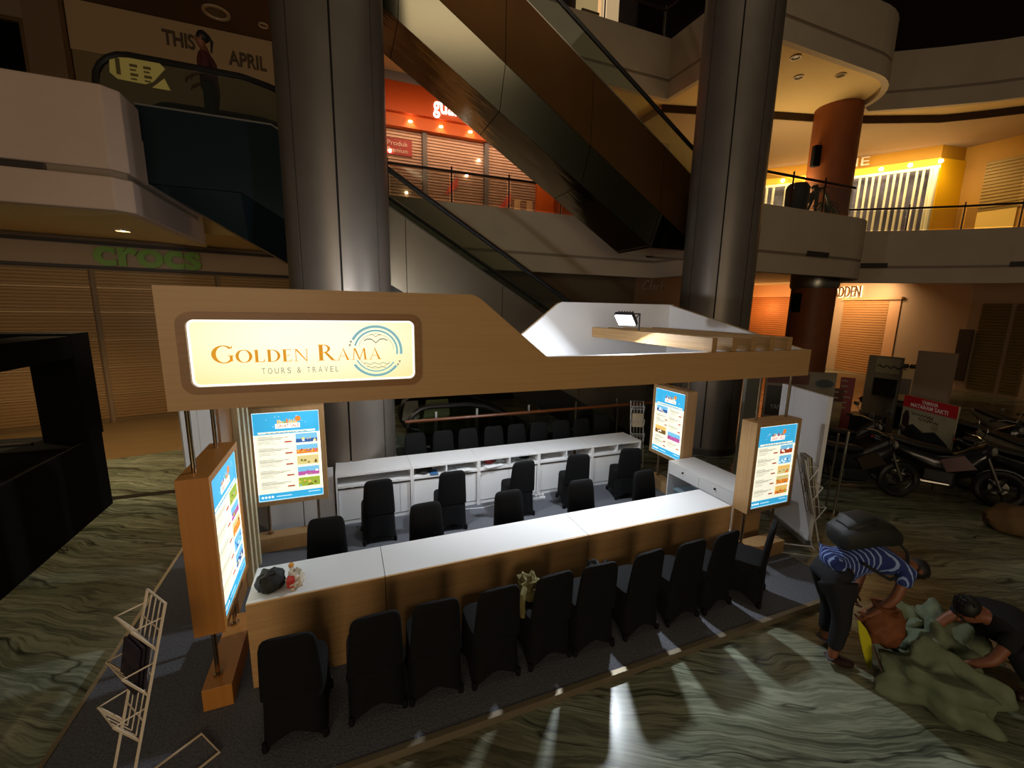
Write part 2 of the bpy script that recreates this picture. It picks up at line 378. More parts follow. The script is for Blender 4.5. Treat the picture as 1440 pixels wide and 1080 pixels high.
def fascia(name, path, z0, z1, m, vents=()):
    fb = MB()
    ribbon(fb, path, z0+0.55, z1, 0.12)
    rec = [(p[0], p[1]) for p in path]
    obj(name, fb, m, kind='structure')
    f2 = MB(); ribbon(f2, path, z0, z0+0.47, 0.16); obj(name, f2, m, kind='structure')
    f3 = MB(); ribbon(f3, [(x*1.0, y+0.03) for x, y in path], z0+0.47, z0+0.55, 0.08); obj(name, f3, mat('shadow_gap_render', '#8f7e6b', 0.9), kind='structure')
E1 = EDGE
fascia('wall_atrium_first', E1, 4.15, 5.82, CREAM)
fascia('wall_atrium_second', E1, 9.5, 11.15, CREAM)
# air grilles in the lower band
def grille(p0, d, w, h, label):
    t = thing('air_grille', label, 'vent', p0, 'air grilles in the balcony fronts')
    d = Vector(d).normalized(); n = Vector((d.y, -d.x, 0)); p0 = Vector(p0)
    M = Matrix.Translation(p0) @ Matrix((d, -n, Vector((0, 0, 1)))).transposed().to_4x4()
    obj('frame', MB().box(-w/2, w/2, -0.012, 0.03, -h/2, h/2, M=M), mat('grille_frame', '#4a4038', 0.7), t)
    sl = MB(); k = max(3, int(h/0.035))
    for i in range(k): z = -h/2+h*(i+0.5)/k; sl.box(-w/2+0.02, w/2-0.02, -0.03, -0.012, z-0.008, z+0.006, M=M)
    obj('louvre', sl, mat('grille_louvre', '#2d2620', 0.7), t, kind='stuff')
def tang(a, b, f): a, b = Vector((*a, 0)), Vector((*b, 0)); return a+(b-a)*f, b-a
p, d = tang((9.95, 8.28), ARC[0], 0.62); grille((p.x, p.y-0.012, 4.72), d, 0.9, 0.13, 'dark air grille in the balcony front left of the rounded corner')
p, d = tang((15.95, 9.75), (17.4, 8.75), 0.35); grille((p.x-0.01, p.y-0.012, 4.72), d, 1.25, 0.15, 'dark air grille in the balcony front just right of the rounded corner')
p, d = tang((19.4, 7.0), (20.3, 5.6), 0.35); grille((p.x-0.01, p.y-0.012, 4.72), d, 1.3, 0.15, 'dark air grille in the balcony front above the far right shutter')

# ---- left balcony
LB = [(-15, 7.55), (-2.75, 7.55), (-2.6, 7.70), (-2.6, 10.9)]
obj('floor_left_balcony', MB().prism([(-15, 7.72), (-2.78, 7.72), (-2.78, 10.25), (-0.42, 10.25), (-0.42, 24), (-15, 24)], 'z', 5.2, 5.65), SOFFIT, kind='structure')
obj('ceiling_left_soffit', MB().prism([(-15, 7.7), (-2.78, 7.7), (-2.78, 11.75), (-0.42, 11.75), (-0.42, 24), (-15, 24)], 'z', 4.60, 5.19), SOFFIT, kind='structure')
f = MB(); ribbon(f, [(-15, 7.55), (-2.75, 7.55), (-2.6, 7.70), (-2.6, 8.28)], 4.80, 5.82, 0.14); obj('wall_left_balcony', f, PINKC, kind='structure', bevel=0.02)
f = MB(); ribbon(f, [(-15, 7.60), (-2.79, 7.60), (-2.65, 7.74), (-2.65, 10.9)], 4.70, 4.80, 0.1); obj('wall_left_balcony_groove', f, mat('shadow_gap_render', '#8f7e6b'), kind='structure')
f = MB(); ribbon(f, [(-15, 7.50), (-2.73, 7.50), (-2.57, 7.66), (-2.57, 10.9)], 4.28, 4.70, 0.16); obj('wall_left_balcony_lip', f, PINKC, kind='structure', bevel=0.02)
f = MB(); ribbon(f, [(-2.6, 8.28), (-2.6, 10.9)], 4.80, 5.4, 0.14); obj('wall_left_balcony_return', f, PINKC, kind='structure')
grille((-3.72, 7.59, 4.75), (1, 0, 0), 0.6, 0.09, 'small air grille in the groove of the left balcony front')
obj('ceiling_left_step', MB().prism([(-15, 7.66), (-2.74, 7.66), (-2.74, 11.7), (-5.0, 9.8), (-9, 9.0), (-15, 8.6)], 'z', 4.30, 4.60), SOFFIT, kind='structure')
# walls of the levels
def wall(name, path, z0, z1, m, t=0.2): obj(name, ribbon(MB(), path, z0, z1, t), m, kind='structure')
A0, A1 = (-15.0, 11.64), (-0.6, 15.2)          # the wall of the green shoe shop runs a little askew
wall('wall_left', [A0, A1], G, 4.9, mat('tan_shop_wall', '#9b8266', 0.8))
wall('wall_back', [(-0.6, 13.9), (10.6, 13.9)], G, 4.9, mat('taupe_shop_wall', '#a08a74', 0.85))
RW = [dh(1040, 480, 33), dh(1160, 480, 31.3), dh(1300, 480, 27.6), dh(1355, 480, 26.6), dh(1440, 480, 25.8), dh(1500, 480, 25)]
RWP = [(10.6, 13.9), (14.5, 23.5)]
wall('wall_right', [(v.x, v.y) for v in RW], G, 4.9, mat('warm_shop_wall', '#b49a7c', 0.85))
wall('wall_back_return', [(10.6, 13.9), (RW[0].x, RW[0].y)], G, 4.9, mat('taupe_shop_wall', '#a08a74', 0.85))
wall('wall_first_back', [(-9, 12.8), (-0.75, 12.8), (-0.75, 14.3), (12.0, 14.3)], 5.45, 9.7, mat('first_level_wall', '#8c7660', 0.85))
YW = [dh(x, 250, D) for x, D in ((1060, 23.2), (1140, 23.3), (1215, 23.4), (1318, 23.5), (1352, 24.5), (1385, 24.3), (1440, 24), (1500, 23.5))]
COVE = [(9.9, 12.3), (12.92, 11.39), (13.65, 11.18), (15.12, 10.76), (16.71, 10.17), (18.72, 9.2), (19.54, 8.48), (20.24, 7.77), (21.2, 6.4), (22, 4)]
obj('ceiling_first_lowered', MB().prism(COVE+[(33, 4), (33, 20), (9.9, 20)], 'z', 9.40, 9.60), mat('beige_soffit', '#a58d70', 0.85), kind='structure')
obj('trim_2', ribbon(MB(), [(x-0.03, y-0.05) for x, y in COVE], 9.395, 9.615, 0.04), mat('dark_cove', '#3a2713', 0.9), kind='structure')
wall('wall_first_right', [(v.x, v.y) for v in YW], 5.45, 9.7, YELLOWD)
wall('wall_second_back', [(-9, 14.0), (9.9, 14.0), (12.5, 20), (24, 14), (25, 1), (24, -10)], 10.9, 30, mat('dark_red_shop_wall', '#2a0d10', 0.8))
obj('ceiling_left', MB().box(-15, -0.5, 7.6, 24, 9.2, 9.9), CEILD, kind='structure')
wall('wall_left_second', [(-15, 7.55), (-0.5, 7.55)], 9.9, 12, CREAM)
# ================================================================== SHOP FRONTS AND THE UPPER LEVEL
def slats(t, p0, p1, z0, z1, pitch, m, depth=0.02, off=0.0):
    """roller shutter curtain between two plan points, real corrugation"""
    p0, p1 = Vector((*p0, 0)), Vector((*p1, 0)); d = (p1-p0).normalized(); n = Vector((d.y, -d.x, 0))
    prof = []; k = max(1, int((z1-z0)/pitch))
    for i in range(k):
        z = z0+(z1-z0)*i/k; h = (z1-z0)/k
        prof += [(0.0, z), (depth, z+h*0.12), (depth, z+h*0.72), (0.0, z+h*0.86)]
    prof.append((0, z1))
    mb = MB(); A = [p0+n*(off+q)+Vector((0, 0, z)) for q, z in prof]; B = [p1+n*(off+q)+Vector((0, 0, z)) for q, z in prof]
    mb.loft([A, B], cap=False, closed=False)
    return obj('shutter_curtain', mb, m, t, kind='stuff')
def bar(mb, p0, p1, z0, z1, w, off0, off1, mi=0):
    """box standing on plan segment p0-p1; w extends it along, off0..off1 out of the wall"""
    p0, p1 = Vector((*p0[:2], 0)), Vector((*p1[:2], 0)); d = (p1-p0).normalized(); n = Vector((d.y, -d.x, 0))
    a, b = p0-d*w, p1+d*w
    q = [(a+n*off0), (b+n*off0), (b+n*off1), (a+n*off1)]
    mb.prism([(v.x, v.y) for v in q], 'z', z0, z1, mi); return mb
def along(p0, p1, f): return (p0[0]+(p1[0]-p0[0])*f, p0[1]+(p1[1]-p0[1])*f)
# ---- shoe shop with green letters, left
t = thing('storefront', 'closed shoe shop front with tan roller shutters and fat green letters', 'storefront', (-4.6, 14.2, G))
dA = Vector((A1[0]-A0[0], A1[1]-A0[1], 0)); LA = dA.length; dA.normalize(); nA = Vector((dA.y, -dA.x, 0))
def onA(px, py): return hitv(px, py, (A0[0], A0[1], 0), nA)
def fA(px, py): v = onA(px, py); return ((v-Vector((*A0, 0))).dot(dA))/LA
f0, f1 = 0.30, 0.985
obj('sign_band', bar(MB(), along(A0, A1, f0), along(A0, A1, f1), 3.93, 4.42, 0, 0.02, 0.22), mat('sign_band_cream', '#b39c84', 0.7), t)
tb = bar(MB(), along(A0, A1, f0), along(A0, A1, f1), 4.42, 4.50, 0, 0.02, 0.25); bar(tb, along(A0, A1, f0), along(A0, A1, f1), 3.86, 3.93, 0, 0.02, 0.24)
obj('band_trim', tb, mat('dark_bronze_trim', '#2a1b12', 0.5), t)
fm = [fA(142, 470), fA(306, 395)]
zs = [G+0.12, 0.72, 1.42, 2.12, 2.82, 3.42, 3.86]
fr = [f0]+fm+[f1]
for i in range(3):
    a, b = along(A0, A1, fr[i]+0.004), along(A0, A1, fr[i+1]-0.004)
    for z0, z1 in zip(zs, zs[1:]):
        slats(t, a, b, z0, z1-0.035, 0.075, SHUT, 0.018, 0.06)
    tb = MB()
    for z in zs[1:-1]: bar(tb, a, b, z-0.035, z, 0, 0.04, 0.10)
    obj('shutter_rail', tb, mat('shutter_rail_tan', '#b8976a', 0.45, 0.3), t)
    obj('bottom_bar', bar(MB(), a, b, G, G+0.12, 0, 0.03, 0.11), mat('shutter_bottom', '#7d6544', 0.5), t)
for f in fm: obj('mullion', bar(MB(), along(A0, A1, f), along(A0, A1, f), G, 3.86, 0.085, 0.02, 0.2), SHUTM, t)
def fat_text(s, bold):
    key = s+'#'+str(bold)
    if key not in _TX:
        cu = bpy.data.curves.new('t', 'FONT'); cu.body = s; cu.size = 1; cu.offset = bold*0.6; cu.resolution_u = 4
        o = bpy.data.objects.new('t', cu); COL.objects.link(o)
        dg = bpy.context.evaluated_depsgraph_get(); me = bpy.data.meshes.new_from_object(o.evaluated_get(dg))
        V = [tuple(v.co) for v in me.vertices]; Fc = [tuple(p.vertices) for p in me.polygons]
        bpy.data.objects.remove(o); bpy.data.curves.remove(cu); bpy.data.meshes.remove(me)
        x0 = min(v[0] for v in V); x1 = max(v[0] for v in V); y0 = min(v[1] for v in V); y1 = max(v[1] for v in V)
        _TX[key] = ([((v[0]-x0)/(x1-x0), (v[1]-y0)/(y1-y0)) for v in V], Fc)
    return key
k = fat_text('crocs', 0.055); mb = MB()
v = onA(136, 374); v2 = onA(284, 380)
solid_text(mb, k, v+nA*0.24+Vector((0, 0, 0)), dA, (0, 0, 1), (v2-v).dot(dA), 0.47, nA*0.06)
_zl = v.z
obj('sign_lettering', mb, mat('lime_green_letters', '#6fa524', 0.45), t)
# ---- taupe shop with pale script letters behind the booth
t = thing('storefront', 'dim taupe shop front with pale script name behind the booth', 'storefront', (4.5, 13.8, G))
tb = MB(); tb.box(-0.4, 10.4, 13.72, 13.88, 3.35, 4.75)
obj('sign_band', tb, mat('taupe_sign_band', '#75624f', 0.8), t)
for x0, x1 in ((5.6, 7.55), (7.7, 9.2), (9.35, 10.4)):
    slats(t, (x0, 13.86), (x1, 13.86), G, 3.33, 0.09, mat('taupe_shutter', '#9a8167', 0.6), 0.02)
for x in (7.62, 9.27): obj('mullion', MB().box(x-0.08, x+0.08, 13.7, 13.86, G, 3.35), SHUTM, t)
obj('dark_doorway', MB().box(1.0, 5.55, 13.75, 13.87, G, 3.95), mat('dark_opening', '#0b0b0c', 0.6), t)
mb = MB(); a = hitv(903, 407, (0, 13.7, 0), (0, 1, 0)); b = hitv(942, 407, (0, 13.7, 0), (0, 1, 0))
# slanted script letters drawn as strokes
w = b.x-a.x; u = w/6.2; P = []
def strokes(lst, ox, sc):
    for s in lst: mb.tube([(ox+(x+0.25*y)*sc, 13.70, a.z+y*sc) for x, y in s], 0.016, 5)
strokes([[(1.0, 1.15), (0.8, 1.4), (0.45, 1.35), (0.1, 0.9), (0.0, 0.4), (0.2, 0.05), (0.6, 0.0), (0.95, 0.2)]], a.x, u*1.15)
strokes([[(0, 0.05), (0.0, 1.5)], [(0.75, 0.6), (0.5, 0.75), (0.25, 0.45), (0.35, 0.05), (0.7, 0.2), (0.8, 0.7), (0.8, 0.05)], [(1.2, 0.0), (1.2, 0.7)], [(1.2, 0.45), (1.5, 0.72)],
         [(1.85, 0.0), (1.85, 1.45)], [(2.3, 0.7), (1.88, 0.35), (2.3, 0.0)], [(3.0, 0.65), (2.65, 0.6), (2.95, 0.3), (2.6, 0.02)]], a.x+u*1.6, u*1.25)
obj('sign_lettering', mb, mat('pale_letters', '#c9b7a2', 0.5), t)
# ---- shoe shop with halo-lit letters, right
q0, q1 = RW[0], RW[1]; dR = (Vector((RW[2].x, RW[2].y, 0))-Vector((RW[1].x, RW[1].y, 0))).normalized()
def onR(px, py, i=1):
    a, b = Vector((RW[i].x, RW[i].y, 0)), Vector((RW[i+1].x, RW[i+1].y, 0)); d = (b-a).normalized(); return hitv(px, py, a, (d.y, -d.x, 0)), d, Vector((d.y, -d.x, 0))
t = thing('storefront', 'shoe shop front with glowing halo-lit capital letters over a tan shutter', 'storefront', (25.5, 14, G))
(a, d, n), (b, _, _) = onR(1183, 460), onR(1246, 460)
(zt, _, _), (zb, _, _) = onR(1215, 422), onR(1215, 523)
slats(t, a.xy, b.xy, G, zt.z, 0.13, mat('amber_shutter', '#b98a55', 0.5, 0.2), 0.03, 0.03)
c, _, _ = onR(1246, 460); e, _, _ = onR(1262, 460)
pn = MB(); bar(pn, c.xy, e.xy, G, zt.z, 0, 0.02, 0.05); obj('side_pane', pn, mat('frosted_side_pane', '#d9a878', 0.5), t)
tb = MB(); bar(tb, e.xy, e.xy, G, zt.z+0.15, 0.09, 0.02, 0.16); bar(tb, a.xy, e.xy, zt.z, zt.z+0.12, 0.1, 0.02, 0.16); obj('door_frame', tb, mat('tan_frame', '#c39a6a', 0.5), t)
(v, _, _), (v2, _, _), (v3, _, _) = onR(1174, 417), onR(1212, 417), onR(1212, 402)
mb = MB(); hh = v3.z-v2.z; ww = (v2-v).length; z0 = v2.z
v.z = z0
put_text(mb, fat_text('ADDEN', 0.05), lambda x, y: v+n*0.06+d*(x*ww*1.03-0.02)+Vector((0, 0, y*hh*1.06-0.03)))
obj('letter_glow', mb, mat('halo_light', '#ffd59a', 0.5, emit=3.0), t)
mb = MB(); solid_text(mb, 'ADDEN', v+n*0.10+Vector((0, 0, 0)), d, (0, 0, 1), ww, hh, n*0.06); obj('sign_lettering', mb, mat('dark_face_letters', '#5a3a22', 0.5), t)
point('letter_halo_light', v+n*0.5+d*(ww*0.5), 16, (1.0, 0.6, 0.25), 0.3)
# shutter left of the brown column
t = thing('storefront', 'orange lit roller shutter with pale bulkhead left of the rust brown column', 'storefront', (22, 19, G))
(a, d, n), (b, _, _) = onR(1045, 460, 0), onR(1108, 460, 0)
(zt, _, _), (zc, _, _) = onR(1085, 418, 0), onR(1085, 392, 0)
slats(t, a.xy, b.xy, G, zt.z, 0.13, mat('orange_shutter', '#c47c40', 0.5, 0.2), 0.03, 0.03)
obj('bulkhead', bar(MB(), a.xy, b.xy, zt.z, zc.z, 0, 0.02, 0.25), mat('peach_bulkhead', '#d79a63', 0.6), t)
point('bulkhead_light', (a+b)/2+n*1.2+Vector((0, 0, 3.4-((a+b)/2).z)), 60, (1.0, 0.55, 0.22), 0.3)
# far right shutter
t = thing('storefront', 'closed shop front with olive tan shutters behind the motorbikes', 'storefront', (24.5, 8, G))
for x0, x1, i in ((1375, 1416, 3), (1423, 1475, 3)):
    (a, d, n), (b, _, _), (zt, _, _) = onR(x0, 470, i), onR(x1, 470, i), onR(1400, 427, i)
    slats(t, a.xy, b.xy, G+0.1, zt.z, 0.12, mat('olive_shutter', '#7d6d3c', 0.6, 0.2), 0.03, 0.03)
for x in (1372, 1419.5):
    (a, d, n) = onR(x, 470, 3); obj('mullion', bar(MB(), a.xy, a.xy, G, zt.z, 0.1, 0.01, 0.15), mat('pale_mullion', '#9a8a6a', 0.6), t)
(a, d, n), (b, _, _), (z1, _, _), (z0, _, _) = onR(1344, 500, 2), onR(1364, 500, 2), onR(1354, 463, 2), onR(1354, 536, 2)
t = thing('wall_poster', 'tall dark poster on the shop wall beside the olive shutters', 'poster', (a.x, a.y, 1.5))
obj('poster_board', bar(MB(), a.xy, b.xy, z0.z, z1.z, 0, 0.03, 0.07), mat('dark_poster', '#2a1d1a', 0.5, var=0.6, scale=(3, 3, 3)), t)
# ---- pharmacy with orange bulkhead on the first level
t = thing('storefront', 'orange fronted pharmacy on the first level with white lit letters', 'storefront', (4.5, 14.1, 5.45))
Y = 14.1
obj('sign_band', MB().box(0.6, 9.0, Y-0.35, Y+0.1, 8.62, 9.40), mat('deep_orange_band', '#c24f12', 0.5), t)
obj('bulkhead', MB().box(0.6, 8.3, Y-0.2, Y+0.12, 8.28, 8.62), ORANGE, t)
obj('band_cap', MB().box(0.6, 9.0, Y-0.4, Y+0.1, 9.40, 9.62), mat('grey_band_cap', '#8f8a86', 0.7), t)
mb = MB(); a = hitv(609, 159, (0, Y-0.36, 0), (0, 1, 0)); b = hitv(650, 163, (0, Y-0.36, 0), (0, 1, 0))
hh = 0.62; solid_text(mb, fat_text('guardian', 0.02), (a.x, Y-0.36, a.z-0.12), (1, 0, 0), (0, 0, 1), (b.x-a.x)*1.75, 0.58, (0, -0.05, 0))
obj('sign_lettering', mb, mat('white_lit_letters', '#fff2ee', 0.5, emit=1.3), t)
for x0, x1 in ((0.6, 2.50), (2.66, 4.48), (4.64, 6.35)):
    slats(t, (x0, Y+0.05), (x1, Y+0.05), 5.45, 8.28, 0.085, mat('pale_shutter', '#c9a893', 0.45, 0.3), 0.036)
for x in (2.58, 4.56): obj('mullion', MB().box(x-0.07, x+0.07, Y-0.08, Y+0.05, 5.45, 8.28), mat('grey_mullion', '#6f6a6a', 0.5), t)
obj('side_wall', MB().box(6.35, 7.0, Y-0.1, Y+0.1, 5.45, 8.28), ORANGE, t); obj('side_wall', MB().box(7.0, 8.6, Y-0.3, Y+0.1, 5.45, 8.62), mat('rust_side_panel', '#8c3d0f', 0.5), t)
for x in (2.14, 3.05, 3.97):
    obj('downlight', MB().lathe([(0.05, 0), (0.06, 0.03)], (x, Y-0.22, 8.43), 10), mat('lamp_glow', '#ffe2b8', 0.5, emit=14), t)
    spot('shop_spot', (x, Y-0.3, 8.5), (x, Y+0.1, 7.2), 14, (1.0, 0.6, 0.35), 1.9, 0.8)
for x, z in ((1.55, 7.62), (4.3, 7.72), (3.9, 7.22), (2.0, 6.5)): obj('window_glint', MB().ball((x, Y-0.05, z), 0.045, 8), mat('lamp_glow', '#ffe2b8'), t)  # glowing balls standing in for bright reflections on the shutters
pk = MB(); pk.box(1.35, 2.2, Y-0.02, Y+0.01, 7.55, 8.0); 
lp = obj('window_board', pk, mat('pink_red_board', '#b23a36', 0.5), t)
mb = MB(); 
for i in range(2): put_text(mb, ('Produk', 'Premium')[i], lambda x, y, i=i: (1.48+x*0.6, Y-0.03, 7.80-i*0.19+y*0.13))
obj('window_lettering', mb, mat('cream_print', '#f0d9c8', 0.6), t)
for x, z, rx in ((3.2, 6.55, 0.35), (5.0, 6.25, 0.35)):
    pp = MB().prism([(x, z), (x+0.42, z+0.3), (x+0.42, z+0.62), (x+0.1, z+0.25)], 'y', Y-0.03, Y+0.0); obj('price_flag', pp, mat('pink_flag', '#c9564c', 0.5), t)
for x in (5.55, 6.0): obj('window_poster', MB().box(x, x+0.22, Y-0.04, Y-0.01, 5.75, 6.7), mat('cream_poster', '#d9b48c', 0.5), t)
# ---- hoarding and window on the left of the first level
t = thing('shop_hoarding', 'beige hoarding with dark capital letters above the escalator landing', 'hoarding', (-3, 12.7, 5.45))
hb = MB(); hb.box(-5.0, -0.78, 12.66, 12.79, 8.25, 9.19)
obj('board', hb, mat('beige_hoarding', '#b89b76', 0.8), t)
obj('lower_board', MB().box(-5.0, -0.78, 12.70, 12.79, 5.45, 8.25), mat('olive_hoarding', '#83704f', 0.8), t)
def onH(px, py): return hitv(px, py, (0, 12.62, 0), (0, 1, 0))
for w_, p_, q_ in (('THIS', (229, 61), (275, 76)), ('APRIL', (322, 90), (375, 100))):
    mb = MB(); a, b = onH(*p_), onH(*q_); solid_text(mb, fat_text(w_, 0.03), (a.x, 12.65, a.z), (1, 0, 0), (0, 0, 1), b.x-a.x, 0.30, (0, -0.03, 0))
    obj('lettering', mb, mat('dark_brown_letters', '#57452f', 0.7), t)
t = thing('shop_window', 'dark shop window with thin brass frame above the left balcony', 'window', (-6.5, 12.7, 5.45))
obj('pane', MB().box(-9, -5.75, 12.72, 12.78, 5.5, 8.55), mat('black_glass', '#08070a', 0.12), t)
fb2 = MB(); fb2.box(-9, -5.6, 12.64, 12.79, 8.55, 8.63); fb2.box(-5.75, -5.6, 12.64, 12.79, 5.45, 8.55); obj('frame', fb2, mat('brass_frame', '#8f7150', 0.35, 0.7), t)
obj('pilaster', MB().box(-5.6, -5.02, 12.45, 12.79, 5.45, 9.6), mat('brown_pilaster', '#7a6248', 0.7), t)
# ---- yellow shop on the first level
t = thing('storefront', 'bright yellow shop front with white upright tubes on the first level', 'storefront', (19, 12, 5.45))
def onY(px, py, i):
    a, b = Vector((YW[i].x, YW[i].y, 0)), Vector((YW[i+1].x, YW[i+1].y, 0)); d = (b-a).normalized(); return hitv(px, py, a, (d.y, -d.x, 0)), d, Vector((d.y, -d.x, 0))
for i in range(3):
    a, b = YW[i], YW[i+1]
    n_ = 10
    vb = MB(); L = (b.xy-a.xy).length
    for k in range(int(L/0.3)):
        f = (k+0.5)/int(L/0.3); q = along(a, b, f); bar(vb, q, q, 8.92, 9.4, 0.10, 0.02, 0.10)
    obj('fluted_bulkhead', vb, YELLOWD, t, kind='stuff')
    obj('lower_band', bar(MB(), a, b, 8.66, 8.92, 0, 0.01, 0.14), YELLOW, t)
    obj('window_back', bar(MB(), a, b, 5.45, 8.66, 0, 0.0, 0.02), mat('violet_display', '#5a5468', 0.5, var=0.7, scale=(1.5, 1.5, 1.5)), t)
    obj('header_tube', bar(MB(), a, b, 8.5, 8.6, 0, 0.3, 0.4), mat('white_tube', '#dccfb0', 0.5), t)
WT = mat('white_tube', '#dccfb0', 0.5)
for x in (1078, 1087, 1104, 1115, 1122): 
    v, d, n = onY(x, 270, 0); q = v+n*0.35; obj('upright_tube', MB().cyl((q.x, q.y, 5.45), (q.x, q.y, 8.52), 0.05, 8), WT, t)
for x in (1207, 1216, 1225, 1234, 1245, 1254, 1263, 1272, 1284, 1293, 1303, 1309):
    v, d, n = onY(x, 270, 2); q = v+n*0.35; obj('upright_tube', MB().cyl((q.x, q.y, 5.45), (q.x, q.y, 8.52), 0.042 if x < 1305 else 0.09, 8), WT, t)
a, b = YW[3], YW[4]; obj('yellow_pier', bar(MB(), a, b, 5.45, 8.92, 0, 0.02, 0.06), YELLOW, t)
a, b = YW[4], YW[5]; vb = MB()
for k in range(5): q = along(a, b, (k+0.5)/5); bar(vb, q, q, 5.45, 7.2, 0.05, 0.02, 0.1)
obj('ribbed_panel', vb, YELLOWD, t, kind='stuff')
for px, py in ((1100, 257), (1133, 258), (1240, 232), (1280, 230), (1322, 228)):
    i = 0 if px < 1140 else 2; v, d, n = onY(px, py, i); q = v+n*0.2
    obj('downlight', MB().ball((q.x, q.y, 8.78), 0.08, 8), mat('lamp_glow', '#ffe2b8', 0.5, emit=14), t)
    spot('yellow_spot', (q.x+n.x*0.5, q.y+n.y*0.5, 8.9), (v.x, v.y, 6.8), 40, (1.0, 0.72, 0.3), 1.8, 0.8)
v, d, n = onY(1212, 226, 2); mb = MB(); solid_text(mb, 'HE', v+n*0.22-d*0.5+Vector((0, 0, 9.0-v.z)), d, (0, 0, 1), 0.75, 0.32, n*0.05); obj('sign_lettering', mb, mat('pale_letters', '#c9b7a2'), t)
spot('yellow_spot', (YW[3].x-1.2, YW[3].y-0.6, 8.9), (YW[3].x+0.2, YW[3].y-0.4, 7.0), 70, (1.0, 0.80, 0.4), 1.8, 0.8)  # extra spot with no downlight, added to brighten the yellow pier
# blind-fronted shop at the right
t = thing('storefront', 'shop front with raised slatted blind right of the yellow pier', 'storefront', (21.5, 8.5, 5.45))
v0, d, n = onY(1392, 250, 5); v1, _, _ = onY(1500, 250, 6)
slats(t, YW[5].xy, YW[6].xy, 6.95, 8.7, 0.11, mat('tan_blind', '#9c7a34', 0.5, 0.2), 0.04, 0.03); slats(t, YW[6].xy, YW[7].xy, 6.95, 8.7, 0.11, mat('tan_blind', '#9c7a34'), 0.04, 0.03)
obj('lit_window', bar(MB(), YW[5], YW[6], 5.45, 6.95, 0, 0.02, 0.05), mat('lit_yellow_window', '#e8b24a', 0.5, emit=0.5), t)
for x in (1402, 1418, 1432): v, d, n = onY(x, 310, 5); obj('window_poster', bar(MB(), v, v, 5.9, 6.6, 0.18, 0.06, 0.08), mat('pale_window_poster', '#d8c3a4', 0.5), t)
# ---- second level lit shop corner
t = thing('lit_display_case', 'small lit display case behind the balcony at the top of the photo', 'display case', (8.0, 13.6, 10.9))
def on2(px, py): return hitv(px, py, (0, 13.6, 0), (0, 1, 0))
a, b = on2(816, 10), on2(838, 22); obj('case_body', MB().box(a.x, b.x, 13.5, 13.9, 11.0, 13.2), mat('cream_case', '#d9bd88', 0.5, emit=0.7), t)
a, b = on2(843, 20), on2(867, 30); obj('lit_panel', MB().box(a.x, b.x, 13.5, 13.9, 11.0, 13.4), mat('peach_lit_panel', '#e8c79a', 0.5, emit=0.9), t)
sf = MB(); a, b = on2(816, 10), on2(838, 22); sf.box(a.x-0.02, b.x+0.02, 13.42, 13.5, 11.9, 11.97); sf.box(a.x-0.02, b.x+0.02, 13.42, 13.5, 12.35, 12.42); obj('ledge', sf, mat('case_ledge', '#8a744c', 0.5), t)

# ---- balcony railings
def railing(name, label, path, z0, zr, post_gap, rail_m, post_m, group=None, above=0.12):
    t = thing(name, label, 'railing', (*path[0], z0), group)
    obj('handrail', MB().tube([(x, y, zr) for x, y in path], 0.035, 8), rail_m, t, True)
    for a, b in zip(path, path[1:]):
        L = math.dist(a, b); k = max(1, round(L/post_gap))
        for i in range(k):
            q = along(a, b, i/k); obj('post', MB().cyl((*q, z0), (*q, zr+above), 0.022, 8), post_m, t)
            q2 = along(a, b, (i+1)/k); e = 0.06/max(L/k, 0.1)
            obj('glass_panel', bar(MB(), along(q, q2, e), along(q, q2, 1-e), z0+0.06, zr-0.06, 0, -0.006, 0.006), CLEAR, t)
    return t
DK = mat('dark_bronze_rail', '#33221a', 0.4, 0.4)
railing('balcony_railing', 'dark glass railing in front of the orange pharmacy', [(-0.4, 11.82), (9.4, 11.82)], 5.82, 6.62, 1.55, DK, DK)
railing('balcony_railing', 'dark glass railing around the rounded balcony corner with pot plants', [(9.9, 8.4), (13.7, 8.4)], 5.82, 6.62, 1.4, DK, DK)
railing('balcony_railing', 'dark rail running along the balcony under the yellow shop', [(15.95, 9.95), (17.45, 8.95), (18.6, 8.05), (19.55, 7.1), (20.4, 5.7), (21.1, 4)], 5.82, 6.55, 2.0, DK, DK)
railing('balcony_railing', 'railing on the upper balcony at the top of the photo', [(5.2, 11.85), (9.45, 11.85), (9.75, 8.5)], 11.15, 11.95, 2.2, DK, mat('grey_post', '#6a6460', 0.4, 0.5))
